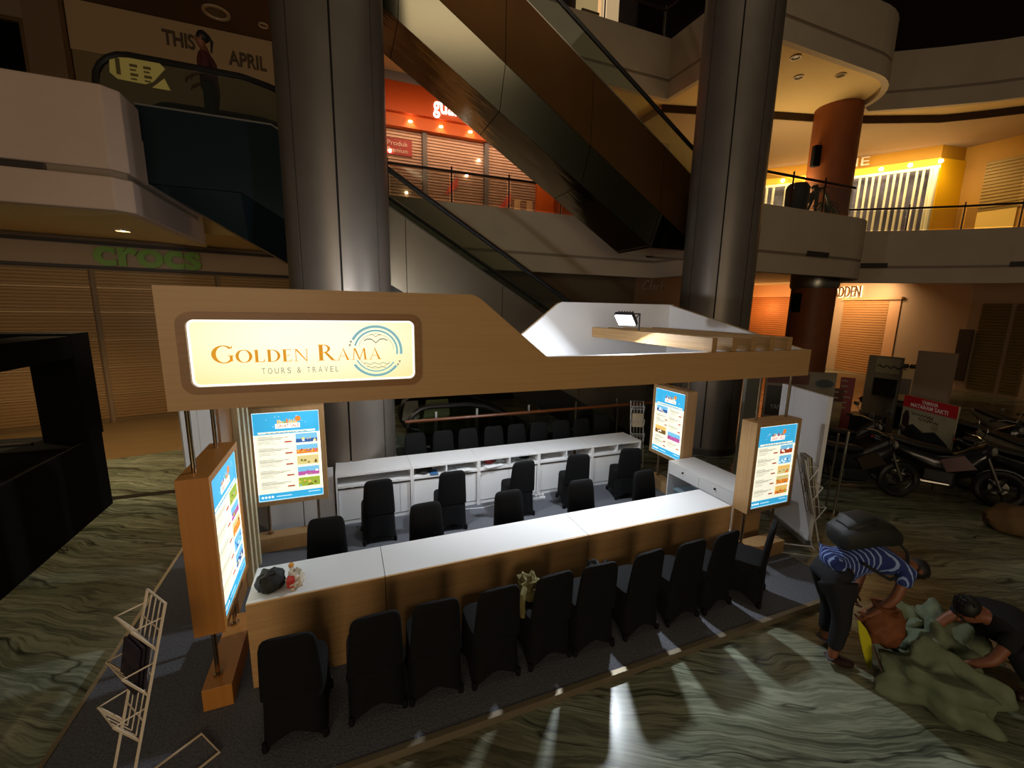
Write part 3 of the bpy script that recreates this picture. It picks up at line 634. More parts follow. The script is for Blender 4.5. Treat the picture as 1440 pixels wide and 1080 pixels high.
# ================================================================== ESCALATORS
SL = 0.595
def escalator(label, zt, zb, fa, x_new, x_low, pit, mats, sticker=False, y0=8.3, dark=None):
    xb = (fa-zt)/SL; xe = (fa-zb)/SL
    t = thing('escalator', label, 'escalator', (xb, y0+0.95, zt))
    fl = lambda x: min(zt, max(zb, fa-SL*x))
    top = lambda x: fl(x)+0.24
    e1 = lambda x: max(zb-pit, min(zt-0.82, fa-1.12-SL*x))
    bo = lambda x: max(zb-pit, min(zt-0.82, fa-1.82-SL*x))
    ks = sorted({x_new+0.45, xb, (fa-1.12-zt+0.82)/SL, (fa-1.82-zt+0.82)/SL, (fa-1.12-zb+pit)/SL, (fa-1.82-zb+pit)/SL, xe, x_low})
    ks = [k for k in ks if x_new+0.45 <= k <= x_low]
    y1 = y0+1.9
    # seams of the cladding: sheets every 1.9 m, with a thin open joint
    def strip(name, fn, m, t0, par, sheet=1.9, smooth=False):
        x = ks[0]
        while x < ks[-1]-0.05:
            xx = min(x+sheet, ks[-1]); st = [x+0.006]+[k for k in ks if x+0.02 < k < xx-0.02]+[xx-0.006]
            mb = MB(); mb.loft([fn(q) for q in st]); obj(name, mb, dark if (dark and xx < xb+0.4) else m, par); x = xx
    strip('side_cladding', lambda x: [(x, y0, top(x)), (x, y0, e1(x)), (x, y0+0.05, e1(x)), (x, y0+0.05, top(x))], mats[0], t, t)
    strip('side_cladding', lambda x: [(x, y1, top(x)), (x, y1, e1(x)), (x, y1-0.05, e1(x)), (x, y1-0.05, top(x))], mats[0], t, t, 30)
    strip('lower_cladding', lambda x: [(x, y0, e1(x)-0.012), (x, y0+0.3, bo(x)), (x, y0+0.33, bo(x)+0.05), (x, y0+0.05, e1(x)+0.03)], mats[1], t, t)
    strip('lower_cladding', lambda x: [(x, y1, e1(x)-0.012), (x, y1-0.3, bo(x)), (x, y1-0.33, bo(x)+0.05), (x, y1-0.05, e1(x)+0.03)], mats[1], t, t, 30)
    strip('soffit_cladding', lambda x: [(x, y0+0.31, bo(x)), (x, y1-0.31, bo(x)), (x, y1-0.31, bo(x)+0.05), (x, y0+0.31, bo(x)+0.05)], mats[2], t, t)
    for y, ya in ((y0, y0+0.32), (y1-0.32, y1)):
        mb = MB(); mb.loft([[(x, y, top(x)), (x, ya, top(x)), (x, ya, top(x)+0.025), (x, y, top(x)+0.025)] for x in ks]); obj('deck_trim', mb, CHROME, t)
    # steps
    sb = MB(); x = xb; k = int((xe-xb)/0.4); pts = []
    for i in range(k):
        xa = xb+(xe-xb)*i/k; za = fl(xa); xc = xb+(xe-xb)*(i+1)/k; pts += [(xa, za), (xc, za)]
    pts += [(xe, zb-0.1), (x_low, zb-0.1), (x_low, zb-0.15), (xe, zb-0.3)] + [(xb+0.0, zt-0.35)]
    sb.prism(pts, 'y', y0+0.45, y1-0.45); obj('steps', sb, mat('dark_step', '#1a1a19', 0.5, 0.3), t, kind='stuff')
    obj('landing_plate', MB().box(x_new+0.3, xb, y0+0.33, y1-0.33, zt-0.05, zt+0.004), STEEL, t)
    # balustrades with rounded ends, black handrail over the glass edge
    for y in (y0+0.12, y1-0.12):
        H = 0.92; path = []
        def bend(a): return a
        xs = [x_new+0.42]
        n = 26
        X = [x_new+0.42+(x_low-0.42-x_new-0.42)*i/n for i in range(n+1)] + [xb-0.35, xb, xb+0.35, xe-0.35, xe, xe+0.35]
        def sm(x):
            s = 0; 
            for q in (-0.45, -0.3, -0.15, 0, 0.15, 0.3, 0.45): s += fl(x+q)
            return s/7
        up = [(x, sm(x)+H) for x in sorted(X)]
        r = 0.42
        end0 = [(x_new+r-r*math.sin(a), zt+H-r+r*math.cos(a)) for a in [PI*i/10 for i in range(11)]]
        end1 = [(x_low-r+r*math.sin(a), zb+H-r+r*math.cos(a)) for a in [PI*i/10 for i in range(11)]]
        line = end0[::-1]+up[1:-1]+end1
        obj('handrail', MB().tube([(a, y, b) for a, b in line], 0.045, 8), HANDR, t, True)
        poly = line+[(x, top(x)+0.02) for x in reversed([k for k in ks if x_new+r <= k <= x_low-r])]
        obj('glass_balustrade', MB().prism(poly, 'y', y-0.006, y+0.006), GLASS, t)
        if sticker and y < y0+1:
            pl = [(-2.90, 6.50), (-2.34, 6.53), (-2.26, 6.44), (-2.42, 6.24), (-2.52, 6.19), (-2.84, 6.20), (-2.92, 6.27)]
            pl = [(a, b+0.03) for a, b in pl]
            s = obj('notice_plate', MB().prism(pl, 'y', y-0.02, y-0.008), mat('yellow_green_notice', '#b9a95c', 0.6, emit=0.04), t)
            pm_ = mat('dark_print', '#57491d', 0.7); obj('printed_mark', MB().box(-2.84, -2.79, y-0.026, y-0.02, 6.29, 6.50), pm_, s)
            for u in (-2.68, -2.52):
                for w in (6.30, 6.42): obj('printed_mark', MB().box(u, u+0.09, y-0.026, y-0.02, w, w+0.035), pm_, s); obj('printed_mark', MB().box(u, u+0.07, y-0.026, y-0.02, w-0.05, w-0.03), pm_, s)
            obj('notice_corner', MB().prism([(-2.44, 6.19), (-2.28, 6.34), (-2.22, 6.19)], 'y', y-0.02, y-0.008), mat('yellow_green_notice', '#b9a95c'), t)
    return t
escalator('steel clad escalator coming down behind the booth from the landing with the person', 5.65, G, 5.11, -3.1, 9.6, 0.0+0.05, (mat('warm_steel_cladding', '#a09684', 0.3, 0.95, var=0.06, scale=(1, 1, 1)), STEEL, STEEL), True, dark=mat('dark_blue_polished_panel', '#26343a', 0.16, 0.6))
escalator('large bronze clad escalator seen from below, rising to the upper left', 11.1, 5.65, 10.51, -3.1, 9.4, 1.08, (BRONZE, mat('grey_steel_cladding', '#5e5c50', 0.20, 1.0, bump=0.12, scale=(0.7, 2, 0.7)), MIRROR))
# basement escalator inside the rail
t = thing('escalator', 'dark escalator going down to the basement inside the wooden rail', 'escalator', (2.4, 9.2, G))
for y in (8.3, 9.6):
    line = [(1.1+0.42-0.42*math.sin(a), 1.12-0.42+0.42*math.cos(a)) for a in [PI*i/8 for i in range(8, -1, -1)]]+[(2.3, 1.12), (2.7, 1.05), (3.1, 0.86), (5.2, -0.39), (7.0, -1.46)]
    obj('handrail', MB().tube([(a, y, b) for a, b in line], 0.05, 8), HANDR, t, True)
    obj('glass_balustrade', MB().prism(line+[(7.0, -2.2), (3.1, 0.1), (2.3, 0.12), (1.5, 0.12)], 'y', y-0.006, y+0.006), GLASS, t)
    obj('side_cladding', MB().prism([(1.5, 0.12), (2.3, 0.12), (3.1, 0.1), (7.0, -2.2), (7.0, -3.2), (2.9, -0.9), (1.5, -0.7)], 'y', y-0.16, y-0.04) if y < 9 else MB().prism([(1.5, 0.12), (2.3, 0.12), (3.1, 0.1), (7.0, -2.2), (7.0, -3.2), (2.9, -0.9), (1.5, -0.7)], 'y', y+0.04, y+0.16), mat('dark_steel', '#4a4843', 0.4, 0.8), t)
sb = MB(); pts = []
for i in range(10): xa = 2.4+0.45*i; pts += [(xa, 0-0.26*i), (xa+0.45, -0.26*i)]
sb.prism([(1.5, 0.0)]+pts+[(6.9, -2.9), (2.4, -0.5), (1.5, -0.3)], 'y', 8.4, 9.5); obj('steps', sb, mat('dark_step', '#1a1a19'), t, kind='stuff')
for x0, x1, m in ((1.14, 1.5, '#8f8a78'), (1.62, 2.2, '#8a8f62')):
    obj('notice_plate', MB().prism([(x0, 0.55), (x0+0.08, 0.98), (x1, 0.98), (x1+0.04, 0.6), (x1-0.1, 0.48)], 'y', 9.55, 9.58), mat('notice_'+m[1:], m, 0.6), t)
# wooden-topped rail around the opening
t = thing('glass_rail', 'glass barrier with varnished wooden handrail behind the far chairs', 'railing', (4, 7.75, G))
obj('handrail', MB().tube([(0.98, 7.74, 1.0), (7.2, 7.74, 1.0)], 0.03, 8), RAILW, t, True)
for x in (1.55, 2.35, 3.45, 4.55, 5.62, 6.9):
    obj('post', MB().box(x-0.02, x+0.02, 7.72, 7.77, G, 1.16), CHROME, t)
xs = [1.0, 1.55, 2.35, 3.45, 4.55, 5.62, 6.9]
for a, b in zip(xs, xs[1:]): obj('glass_panel', MB().box(a+0.04, b-0.04, 7.74, 7.752, G+0.06, 0.95), CLEAR, t)
# ceiling downlights
def downlight(x, y, z, r, label, glow):
    t = thing('ceiling_downlight', label, 'lamp', (x, y, z))
    obj('ring', MB().lathe([(r, 0), (r, -0.03), (r*0.78, -0.03), (r*0.74, 0.0)], (x, y, z), 20), mat('pale_lamp_ring', '#b8a488', 0.5), t, True)
    obj('lens', MB().lathe([(r*0.74, -0.006), (r*0.2, -0.02)], (x, y, z), 20), mat('lamp_glow', '#ffe2b8') if glow else mat('unlit_lens', '#6d5a44', 0.4), t, True)
downlight(-3.45, 9.61, 4.30, 0.13, 'lit downlight in the soffit under the left balcony', True)
downlight(-2.2, 11.98, 9.2, 0.26, 'large unlit round ceiling light above the landing', False)
downlight(-1.33, 12.06, 9.2, 0.10, 'small pale ceiling spot beside the column at top left', False)
for i, (px, py) in enumerate(((1119, 80), (1182, 105), (1123, 108))):
    p = hitv(px, py, (0, 0, 9.62), (0, 0, 1)); downlight(p.x, p.y, 9.62, 0.13, ('unlit downlight in the yellow soffit nearest the column', 'unlit downlight in the yellow soffit near its rounded end', 'small unlit downlight in the middle of the yellow soffit')[i], False)
# ================================================================== THE BOOTH
FY = 3.42; BY = 5.88; LX = -1.12; RX = 5.22
t = thing('booth_canopy', 'oak and white roof frame of the travel booth with stepped fascias and rafters', 'canopy', ((LX+RX)/2, (FY+BY)/2, 2.37))
pf = [(LX, 2.37), (RX, 2.36), (RX, 2.672), (1.70, 2.668), (1.06, 3.175), (1.00, 3.20), (LX, 3.20)]
rotp = lambda p: (LX+RX-p[0], p[1])
obj('front_fascia', MB().prism(pf, 'y', FY, FY+0.04), WOODX, t)
obj('front_lining', MB().prism([(x+(0.0 if x > 1 else 0), z) for x, z in pf], 'y', FY+0.042, FY+0.085), WHITEM, t)
obj('back_fascia', MB().prism([rotp(p) for p in pf], 'y', BY-0.04, BY), WOODX, t)
obj('back_lining', MB().prism([rotp(p) for p in pf], 'y', BY-0.085, BY-0.042), WHITEM, t)
ps = [(FY+0.09, 2.37), (BY-0.09, 2.37), (BY-0.09, 3.19), (FY+0.09, 2.672)]
pl = [(FY+0.09, 2.37), (BY-0.09, 2.37), (BY-0.09, 2.672), (FY+0.09, 3.19)]
obj('right_fascia', MB().prism(ps, 'x', RX-0.04, RX), WOODY, t); obj('right_lining', MB().prism(ps, 'x', RX-0.085, RX-0.042), WHITEM, t)
obj('left_fascia', MB().prism(pl, 'x', LX, LX+0.04), WOODY, t); obj('left_lining', MB().prism(pl, 'x', LX+0.042, LX+0.085), WHITEM, t)
RAFT = wood('rafter_timber', '#a07c4c', '#b89260', 'y', 0.5)
for k in range(5):
    x = 3.64+k*0.29
    obj('rafter', MB().box(x, x+0.07, FY+0.0, BY-0.09, 2.675, 2.825), RAFT, t, bevel=0.004)
    x = LX+RX-x-0.07
    obj('rafter', MB().box(x, x+0.07, FY+0.09, BY-0.0, 2.675, 2.825), RAFT, t, bevel=0.004)

# ---- floodlights
def floodlight(P, D, label):
    t = thing('floodlight', label, 'lamp', P, 'floodlights on the booth rafters')
    rot = D.to_track_quat('-Z', 'Y').to_matrix().to_4x4(); M = Matrix.Translation(P) @ rot
    b = MB(); b.box(-0.13, 0.13, -0.095, 0.095, 0.0, 0.05, M=M)
    for i in range(6): x = -0.1+i*0.04; b.box(x-0.006, x+0.006, -0.08, 0.08, 0.05, 0.085, M=M)
    obj('housing', b, mat('grey_lamp_housing', '#3c3c3e', 0.5, 0.5), t)
    obj('lit_face', MB().box(-0.115, 0.115, -0.08, 0.08, -0.012, 0.0, M=M), mat('flood_glow', '#f4f8ff', 0.5, emit=40), t)
    br = [M @ Vector(p) for p in ((-0.14, 0, 0.03), (-0.15, 0, 0.12), (0.15, 0, 0.12), (0.14, 0, 0.03))]
    obj('bracket', MB().tube(br, 0.008, 6), mat('grey_lamp_housing', '#3c3c3e'), t)
    c = M @ Vector((0, 0, 0.12)); xr = 3.675 if c.x > 2 else LX+RX-3.675
    obj('stem', MB().tube([c, (xr, c.y, c.z), (xr, c.y, 2.82)], 0.01, 6), mat('grey_lamp_housing', '#3c3c3e'), t)
floodlight(FLOOD_A, FLOOD_A_DIR, 'glaring white floodlight on the outermost rafter')
floodlight(FLOOD_B, FLOOD_B_DIR, 'rear floodlight hidden behind the tall end of the front fascia')

# ---- lit name sign
t = thing('lit_name_sign', 'glowing cream sign box with golden capitals and round bird logo', 'sign', (-0.22, FY, 2.76))
def rrect(x0, x1, z0, z1, r, n=6):
    P = []
    for cx, cz, a0 in ((x1-r, z1-r, 0), (x0+r, z1-r, 90), (x0+r, z0+r, 180), (x1-r, z0+r, 270)):
        for i in range(n+1): a = math.radians(a0+90*i/n); P.append((cx+r*math.cos(a), cz+r*math.sin(a)))
    return P
SX0, SX1, SZ0, SZ1 = -0.955, 0.515, 2.535, 2.985
out = rrect(SX0-0.055, SX1+0.045, SZ0-0.05, SZ1+0.05, 0.085); inn = rrect(SX0, SX1, SZ0, SZ1, 0.045)
fb3 = MB()
ring = lambda P, y: [(x, y, z) for x, z in P]
fb3.loft([ring(out, FY-0.001), ring(out, FY-0.055), ring(inn, FY-0.055), ring(inn, FY-0.018)], cap=False)
obj('frame', fb3, wood('sign_frame_wood', '#8a5f30', '#9a6c38', 'x'), t)
SF = bpy.data.materials.new('backlit_cream_acrylic'); SF.use_nodes = True
_nt = SF.node_tree; _b = _nt.nodes['Principled BSDF']; _b.inputs['Base Color'].default_value = lin('#f1ecc4'); _b.inputs['Roughness'].default_value = 0.3
_tc = _nt.nodes.new('ShaderNodeTexCoord'); _gr = _nt.nodes.new('ShaderNodeTexGradient'); _gr.gradient_type = 'SPHERICAL'
_mp = _nt.nodes.new('ShaderNodeMapping'); _mp.inputs['Scale'].default_value = (0.95, 1, 2.6); _mp.inputs['Location'].default_value = (0.0, 0, -0.25)
_rp = _nt.nodes.new('ShaderNodeValToRGB'); _rp.color_ramp.elements[0].color = lin('#e6ddA0'); _rp.color_ramp.elements[1].color = lin('#fffbe2'); _rp.color_ramp.elements[1].position = 0.75
_nt.links.new(_tc.outputs['Object'], _mp.inputs[0]); _nt.links.new(_mp.outputs[0], _gr.inputs[0]); _nt.links.new(_gr.outputs['Fac'], _rp.inputs[0]); _nt.links.new(_rp.outputs[0], _b.inputs['Emission Color'])
_b.inputs['Emission Strength'].default_value = 0.95
face = obj('lit_face', MB().prism(inn, 'y', FY-0.022, FY-0.003), SF, t)
er = MB(); er.loft([ring(inn, FY-0.0225), ring(rrect(SX0+0.012, SX1-0.012, SZ0+0.012, SZ1-0.012, 0.035), FY-0.0225)], cap=False); obj('bright_rim', er, mat('white_edge_glow', '#fffdf0', 0.5, emit=1.7), face)
# golden serif capitals drawn as outlines
def seg(mb, x0, y0, x1, y1, w): return mb.append([(x0-w/2, y0), (x0+w/2, y0), (x1+w/2, y1), (x1-w/2, y1)])
def rect(mb, x0, x1, y0, y1): mb.append([(x0, y0), (x1, y0), (x1, y1), (x0, y1)])
def arc(mb, cx, cy, ax, ay, bx, by, a0, a1, n=22):
    for i in range(n):
        p, q = math.radians(a0+(a1-a0)*i/n), math.radians(a0+(a1-a0)*(i+1)/n)
        mb.append([(cx+ax*math.cos(p), cy+ay*math.sin(p)), (cx+ax*math.cos(q), cy+ay*math.sin(q)), (cx+bx*math.cos(q), cy+by*math.sin(q)), (cx+bx*math.cos(p), cy+by*math.sin(p))])
def glyph(c):
    g = []; T = 0.20; Hh = 0.05
    def stem(x, w=T, s=0.07): rect(g, x, x+w, 0, 1); rect(g, x-s, x+w+s, 0, 0.035); rect(g, x-s, x+w+s, 0.965, 1)
    if c == 'O': arc(g, 0.52, 0.5, 0.52, 0.52, 0.315, 0.47, 0, 360, 36); return g, 1.04
    if c == 'G':
        arc(g, 0.54, 0.5, 0.54, 0.52, 0.33, 0.465, 42, 318, 32); rect(g, 0.80, 0.935, 0.10, 0.42); rect(g, 0.72, 1.0, 0.40, 0.44); g.append([(0.92, 0.84), (0.96, 1.0), (0.93, 1.0), (0.86, 0.84)]); return g, 1.0
    if c == 'L': stem(0.09); rect(g, 0.09, 0.66, 0, Hh); g.append([(0.58, 0), (0.66, 0), (0.70, 0.24), (0.66, 0.24)]); return g, 0.72
    if c == 'D': stem(0.09); arc(g, 0.36, 0.5, 0.54, 0.5, 0.355, 0.45, -90, 90, 24); rect(g, 0.2, 0.36, 0, 0.045); rect(g, 0.2, 0.36, 0.955, 1); return g, 0.92
    if c == 'E':
        stem(0.09)
        for y in (0.0, 0.955): rect(g, 0.09, 0.60, y, y+0.045)
        rect(g, 0.2, 0.50, 0.49, 0.53); rect(g, 0.48, 0.51, 0.42, 0.60); g.append([(0.54, 0), (0.60, 0), (0.65, 0.2), (0.62, 0.2)]); rect(g, 0.575, 0.60, 0.82, 1); return g, 0.70
    if c == 'N':
        rect(g, 0.12, 0.17, 0, 1); rect(g, 0.02, 0.28, 0, 0.035); rect(g, 0.0, 0.2, 0.965, 1); g.append([(0.10, 1), (0.25, 1), (0.90, 0), (0.82, 0)]); g.append([(0.25, 1), (0.10, 1), (0.82, 0), (0.90, 0)])
        rect(g, 0.85, 0.90, 0, 1); rect(g, 0.75, 1.0, 0.965, 1); return g, 1.0
    if c == 'R':
        stem(0.09); arc(g, 0.34, 0.745, 0.33, 0.255, 0.19, 0.21, -90, 90, 18); rect(g, 0.2, 0.36, 0.955, 1); rect(g, 0.2, 0.40, 0.49, 0.535); g.append([(0.36, 0.50), (0.50, 0.52), (0.90, 0.0), (0.72, 0.0)]); rect(g, 0.70, 0.98, 0, 0.035); return g, 0.94
    if c == 'A':
        g.append([(0.10, 0), (0.155, 0), (0.47, 1), (0.42, 0.90)]); g.append([(0.42, 1.02), (0.48, 1.02), (0.88, 0), (0.72, 0)]); rect(g, 0.24, 0.66, 0.32, 0.365); rect(g, 0.0, 0.26, 0, 0.035); rect(g, 0.64, 0.98, 0, 0.035); return g, 0.98
    if c == 'M':
        g.append([(0.10, 0), (0.15, 0), (0.25, 1), (0.19, 1)]); g.append([(0.18, 1), (0.31, 1), (0.60, 0.12), (0.54, 0.0)]); g.append([(0.54, 0.0), (0.60, 0.0), (0.94, 1), (0.88, 1)]); g.append([(0.87, 1), (0.99, 1), (1.08, 0), (0.94, 0)])
        rect(g, 0.0, 0.25, 0, 0.035); rect(g, 0.86, 1.18, 0, 0.035); rect(g, 0.12, 0.26, 0.965, 1); return g, 1.18
E_GOLD = mat('lit_gold_print', '#d8961e', 0.5, emit=0.75); E_TEAL = mat('lit_teal_print', '#7fb3bd', 0.5, emit=0.8); E_GREY = mat('lit_grey_print', '#9b9c8c', 0.5, emit=0.6)
lay = []; xx = 0
for i, c in enumerate('GOLDEN RAMA'):
    if c == ' ': xx += 0.38; continue
    s = 1.0 if i in (0, 7) else 0.74
    g, w = glyph(c); lay.append((g, xx, s)); xx += w*s+0.055
tot = xx; GX0, GX1, GZ, GH = -0.835, 0.275, 2.692, 0.118
kx = (GX1-GX0)/tot
for g, ox, s in lay:
    mb = MB()
    for q in g: mb.face([(GX0+(ox+x*s)*kx, FY-0.0245, GZ+y*s*GH) for x, y in q])
    obj('gold_letter', mb, E_GOLD, face)
s = 'TOURS & TRAVEL'; nch = len(s)
ws = [{'T': .8, 'O': 1.05, 'U': .95, 'R': .9, 'S': .85, '&': .95, 'A': .95, 'V': .9, 'E': .8, 'L': .75, ' ': .35}[c] for c in s]
x = -0.545; kk = 0.515/(sum(ws)+0.55*nch)
for c, w in zip(s, ws):
    if c != ' ':
        mb = MB(); put_text(mb, c, lambda u, v, x=x, w=w: (x+u*w*kk, FY-0.0245, 2.607+v*0.042)); obj('grey_letter', mb, E_GREY, face)
    x += (w+0.55)*kk
cx, cz, R_ = 0.228, 2.755, 0.196
def arcs(mb, r0, r1, a0, a1, n=28):
    for i in range(n):
        p, q = math.radians(a0+(a1-a0)*i/n), math.radians(a0+(a1-a0)*(i+1)/n)
        mb.face([(cx+r*math.cos(a), FY-0.0245, cz+r*math.sin(a)) for r, a in ((r0, p), (r0, q), (r1, q), (r1, p))])
for a in ((0.90, 1.0, -8, 152), (0.76, 0.83, -10, 164), (0.90, 1.0, 212, 322), (0.76, 0.81, 205, 326)):
    mb = MB(); arcs(mb, R_*a[0], R_*a[1], a[2], a[3]); obj('logo_arc', mb, E_TEAL, face)
def stroke2(name, P, w):
    mb = MB()
    for (a, b), (c, d) in zip(P, P[1:]):
        mb.face([(cx+a, FY-0.0247, cz+b), (cx+c, FY-0.0247, cz+d), (cx+c, FY-0.0247, cz+d+w), (cx+a, FY-0.0247, cz+b+w)])
    obj(name, mb, E_GREY, face)
stroke2('bird_mark', [(-0.085, 0.075), (-0.06, 0.088), (-0.03, 0.085), (0.0, 0.058), (0.03, 0.085), (0.06, 0.088), (0.085, 0.075)], 0.010)
stroke2('bird_mark', [(-0.045, 0.118), (-0.025, 0.125), (0.0, 0.105), (0.022, 0.122), (0.04, 0.118)], 0.006)
for z, h in ((-0.098, 0.095), (-0.125, 0.07)): stroke2('wave_mark', [(-h+2*h*i/24, z+0.006*math.sin(i*2*PI/8)) for i in range(25)], 0.005)
for a in ((5, 160), (205, 320)): mb = MB(); arcs(mb, R_*0.66, R_*0.675, *a, 20); obj('thin_arc', mb, E_GREY, face)
for a in (158, 166, 326, 334):
    q = math.radians(a); x, z = cx+R_*0.98*math.cos(q), cz+R_*0.98*math.sin(q); mb = MB(); mb.face([(x-0.011, FY-0.0247, z+0.008), (x+0.011, FY-0.0247, z+0.008), (x, FY-0.0247, z-0.012)]); obj('arrow_mark', mb, E_GREY, face)

# ---- illuminated posters
POST = [mat('poster_paper_lit', '#f6f3dc', 0.4, emit=0.95), mat('poster_blue_lit', '#3aaee0', 0.4, emit=0.85), mat('poster_text_lit', '#b0afa2', 0.5, emit=0.5), mat('poster_red_lit', '#c04a28', 0.5, emit=0.55),
        mat('poster_gold_lit', '#eec068', 0.5, emit=0.85), mat('poster_white_lit', '#fffef5', 0.5, emit=1.1), mat('poster_sky_lit', '#7cc4ea', 0.5, emit=0.8), mat('poster_sand_lit', '#e0d08c', 0.5, emit=0.8),
        mat('poster_green_lit', '#9db83c', 0.5, emit=0.75), mat('poster_pink_lit', '#c05fa8', 0.5, emit=0.75), mat('poster_navy_lit', '#3566a8', 0.5, emit=0.7), mat('poster_orange_lit', '#e8862e', 0.5, emit=0.8), mat('poster_shade_lit', '#8a6a3a', 0.5, emit=0.5)]
def poster_mesh(W_, H_, photos, seed, two=False):
    """flat print in local XZ, facing -Y, layers a hair apart"""
    rnd = random.Random(seed); mb = MB()
    def q(x0, x1, z0, z1, mi, d): mb.face([(x0*W_, -d, z0*H_), (x1*W_, -d, z0*H_), (x1*W_, -d, z1*H_), (x0*W_, -d, z1*H_)], mi)
    q(0, 1, 0, 1, 0, 0); q(0, 1, 0.755, 1, 1, .0008); q(0.07, 0.93, 0.765, 0.785, 0, .0012); q(0, 1, 0, 0.085, 1, .0008)
    for i in range(9): x = 0.18+i*0.07; q(x, x+rnd.uniform(.03, .06), 0.766, 0.774, 2, .0018)
    q(0.33, 0.70, 0.815, 0.868, 5, .0012); put_text(mb, fat_text('GREAT SALE', 0.02), lambda u, v: ((0.345+u*0.34)*W_, -.002, (0.822+v*0.040)*H_), 3)
    for i in range(9):
        x = 0.36+i*0.034; h = rnd.uniform(.02, .055); mi = rnd.choice((3, 4, 8, 11, 5))
        if rnd.random() < .5: q(x, x+.026, 0.868, 0.868+h, mi, .0014)
        else: mb.face([((x-.004)*W_, -.0014, .868*H_), ((x+.032)*W_, -.0014, .868*H_), ((x+.014)*W_, -.0014, (.872+h)*H_)], mi)
    for i in range(14): a = 2*PI*i/14; b = 2*PI*(i+1)/14; mb.face([(.675*W_, -.0016, .915*H_), ((.675+.045*math.cos(a))*W_, -.0016, (.915+.030*math.sin(a))*H_), ((.675+.045*math.cos(b))*W_, -.0016, (.915+.030*math.sin(b))*H_)], 11)
    for i in range(12): x, z = rnd.uniform(.2, .85), rnd.uniform(.83, .95); q(x, x+.008, z, z+.006, 5, .0014)
    def photo(x0, x1, z0, z1, kind):
        sky, land, acc = kind; q(x0, x1, z0, z1, sky, .001); hz = z0+(z1-z0)*rnd.uniform(.4, .6); q(x0, x1, z0, hz, land, .0014)
        for _ in range(9):
            a = rnd.uniform(x0, x1-.05); b = rnd.uniform(z0, hz); w = rnd.uniform(.02, .06); h = rnd.uniform(.008, .03)
            mb.face([(a*W_, -.0018, b*H_), ((a+w)*W_, -.0018, b*H_), ((a+w*.6)*W_, -.0018, min(b+h, z1)*H_), ((a+w*.2)*W_, -.0018, min(b+h*.8, z1)*H_)], rnd.choice(acc))
    def block(x0, x1, z):
        q(x0, x0+(x1-x0)*.45, z, z+.006, 2, .001); q(x0, x0+(x1-x0)*.9, z-.016, z-.009, 2, .001); q(x0, x0+(x1-x0)*.7, z-.03, z-.023, 2, .001)
        for k in range(3): q(x0, x0+(x1-x0)*rnd.uniform(.35, .6), z-.047-k*.013, z-.043-k*.013, 2, .001)
        q(x1-(x1-x0)*.22, x1, z-.072, z-.056, 3, .001)
    if not two:
        for i in range(5):
            z = 0.725-i*0.128; block(0.06, 0.56, z); photo(0.62, 0.955, z-.085, z+.018, photos[i])
    else:
        photo(0.07, .45, .64, .74, photos[0]); photo(0.07, .45, .30, .42, photos[1]); photo(.52, .93, .26, .38, photos[2])
        for x0, z in ((.07, .60), (.07, .52), (.52, .72), (.52, .60), (.52, .48), (.07, .26), (.52, .22), (.07, .19)): block(x0, x0+.4, z)
    for i in range(4):
        c = 0.06+i*0.05
        for k in range(10): a = 2*PI*k/10; b = 2*PI*(k+1)/10; mb.face([(c*W_, -.0012, .045*H_), ((c+.018*math.cos(a))*W_, -.0012, (.045+.013*math.sin(a))*H_), ((c+.018*math.cos(b))*W_, -.0012, (.045+.013*math.sin(b))*H_)], 5)
    q(.27, .5, .041, .047, 5, .0012); q(.76, .95, .055, .06, 5, .0012)
    return mb
PH = dict(sea=(6, 10, (5, 4, 7)), huts=(6, 11, (3, 4, 10, 9)), sand=(7, 7, (8, 12)), pink=(6, 9, (9, 8, 5)), green=(8, 8, (4, 12, 6)), red=(6, 3, (3, 11, 5)), wave=(6, 6, (10, 5, 5)), gold=(4, 7, (12, 11)), field=(7, 11, (12, 4)), roof=(4, 11, (3, 8)), town=(4, 12, (5, 7, 3)), car=(6, 9, (9, 5, 3)))
RODM = mat('chrome_rod', '#b9a48a', 0.15, 1.0)
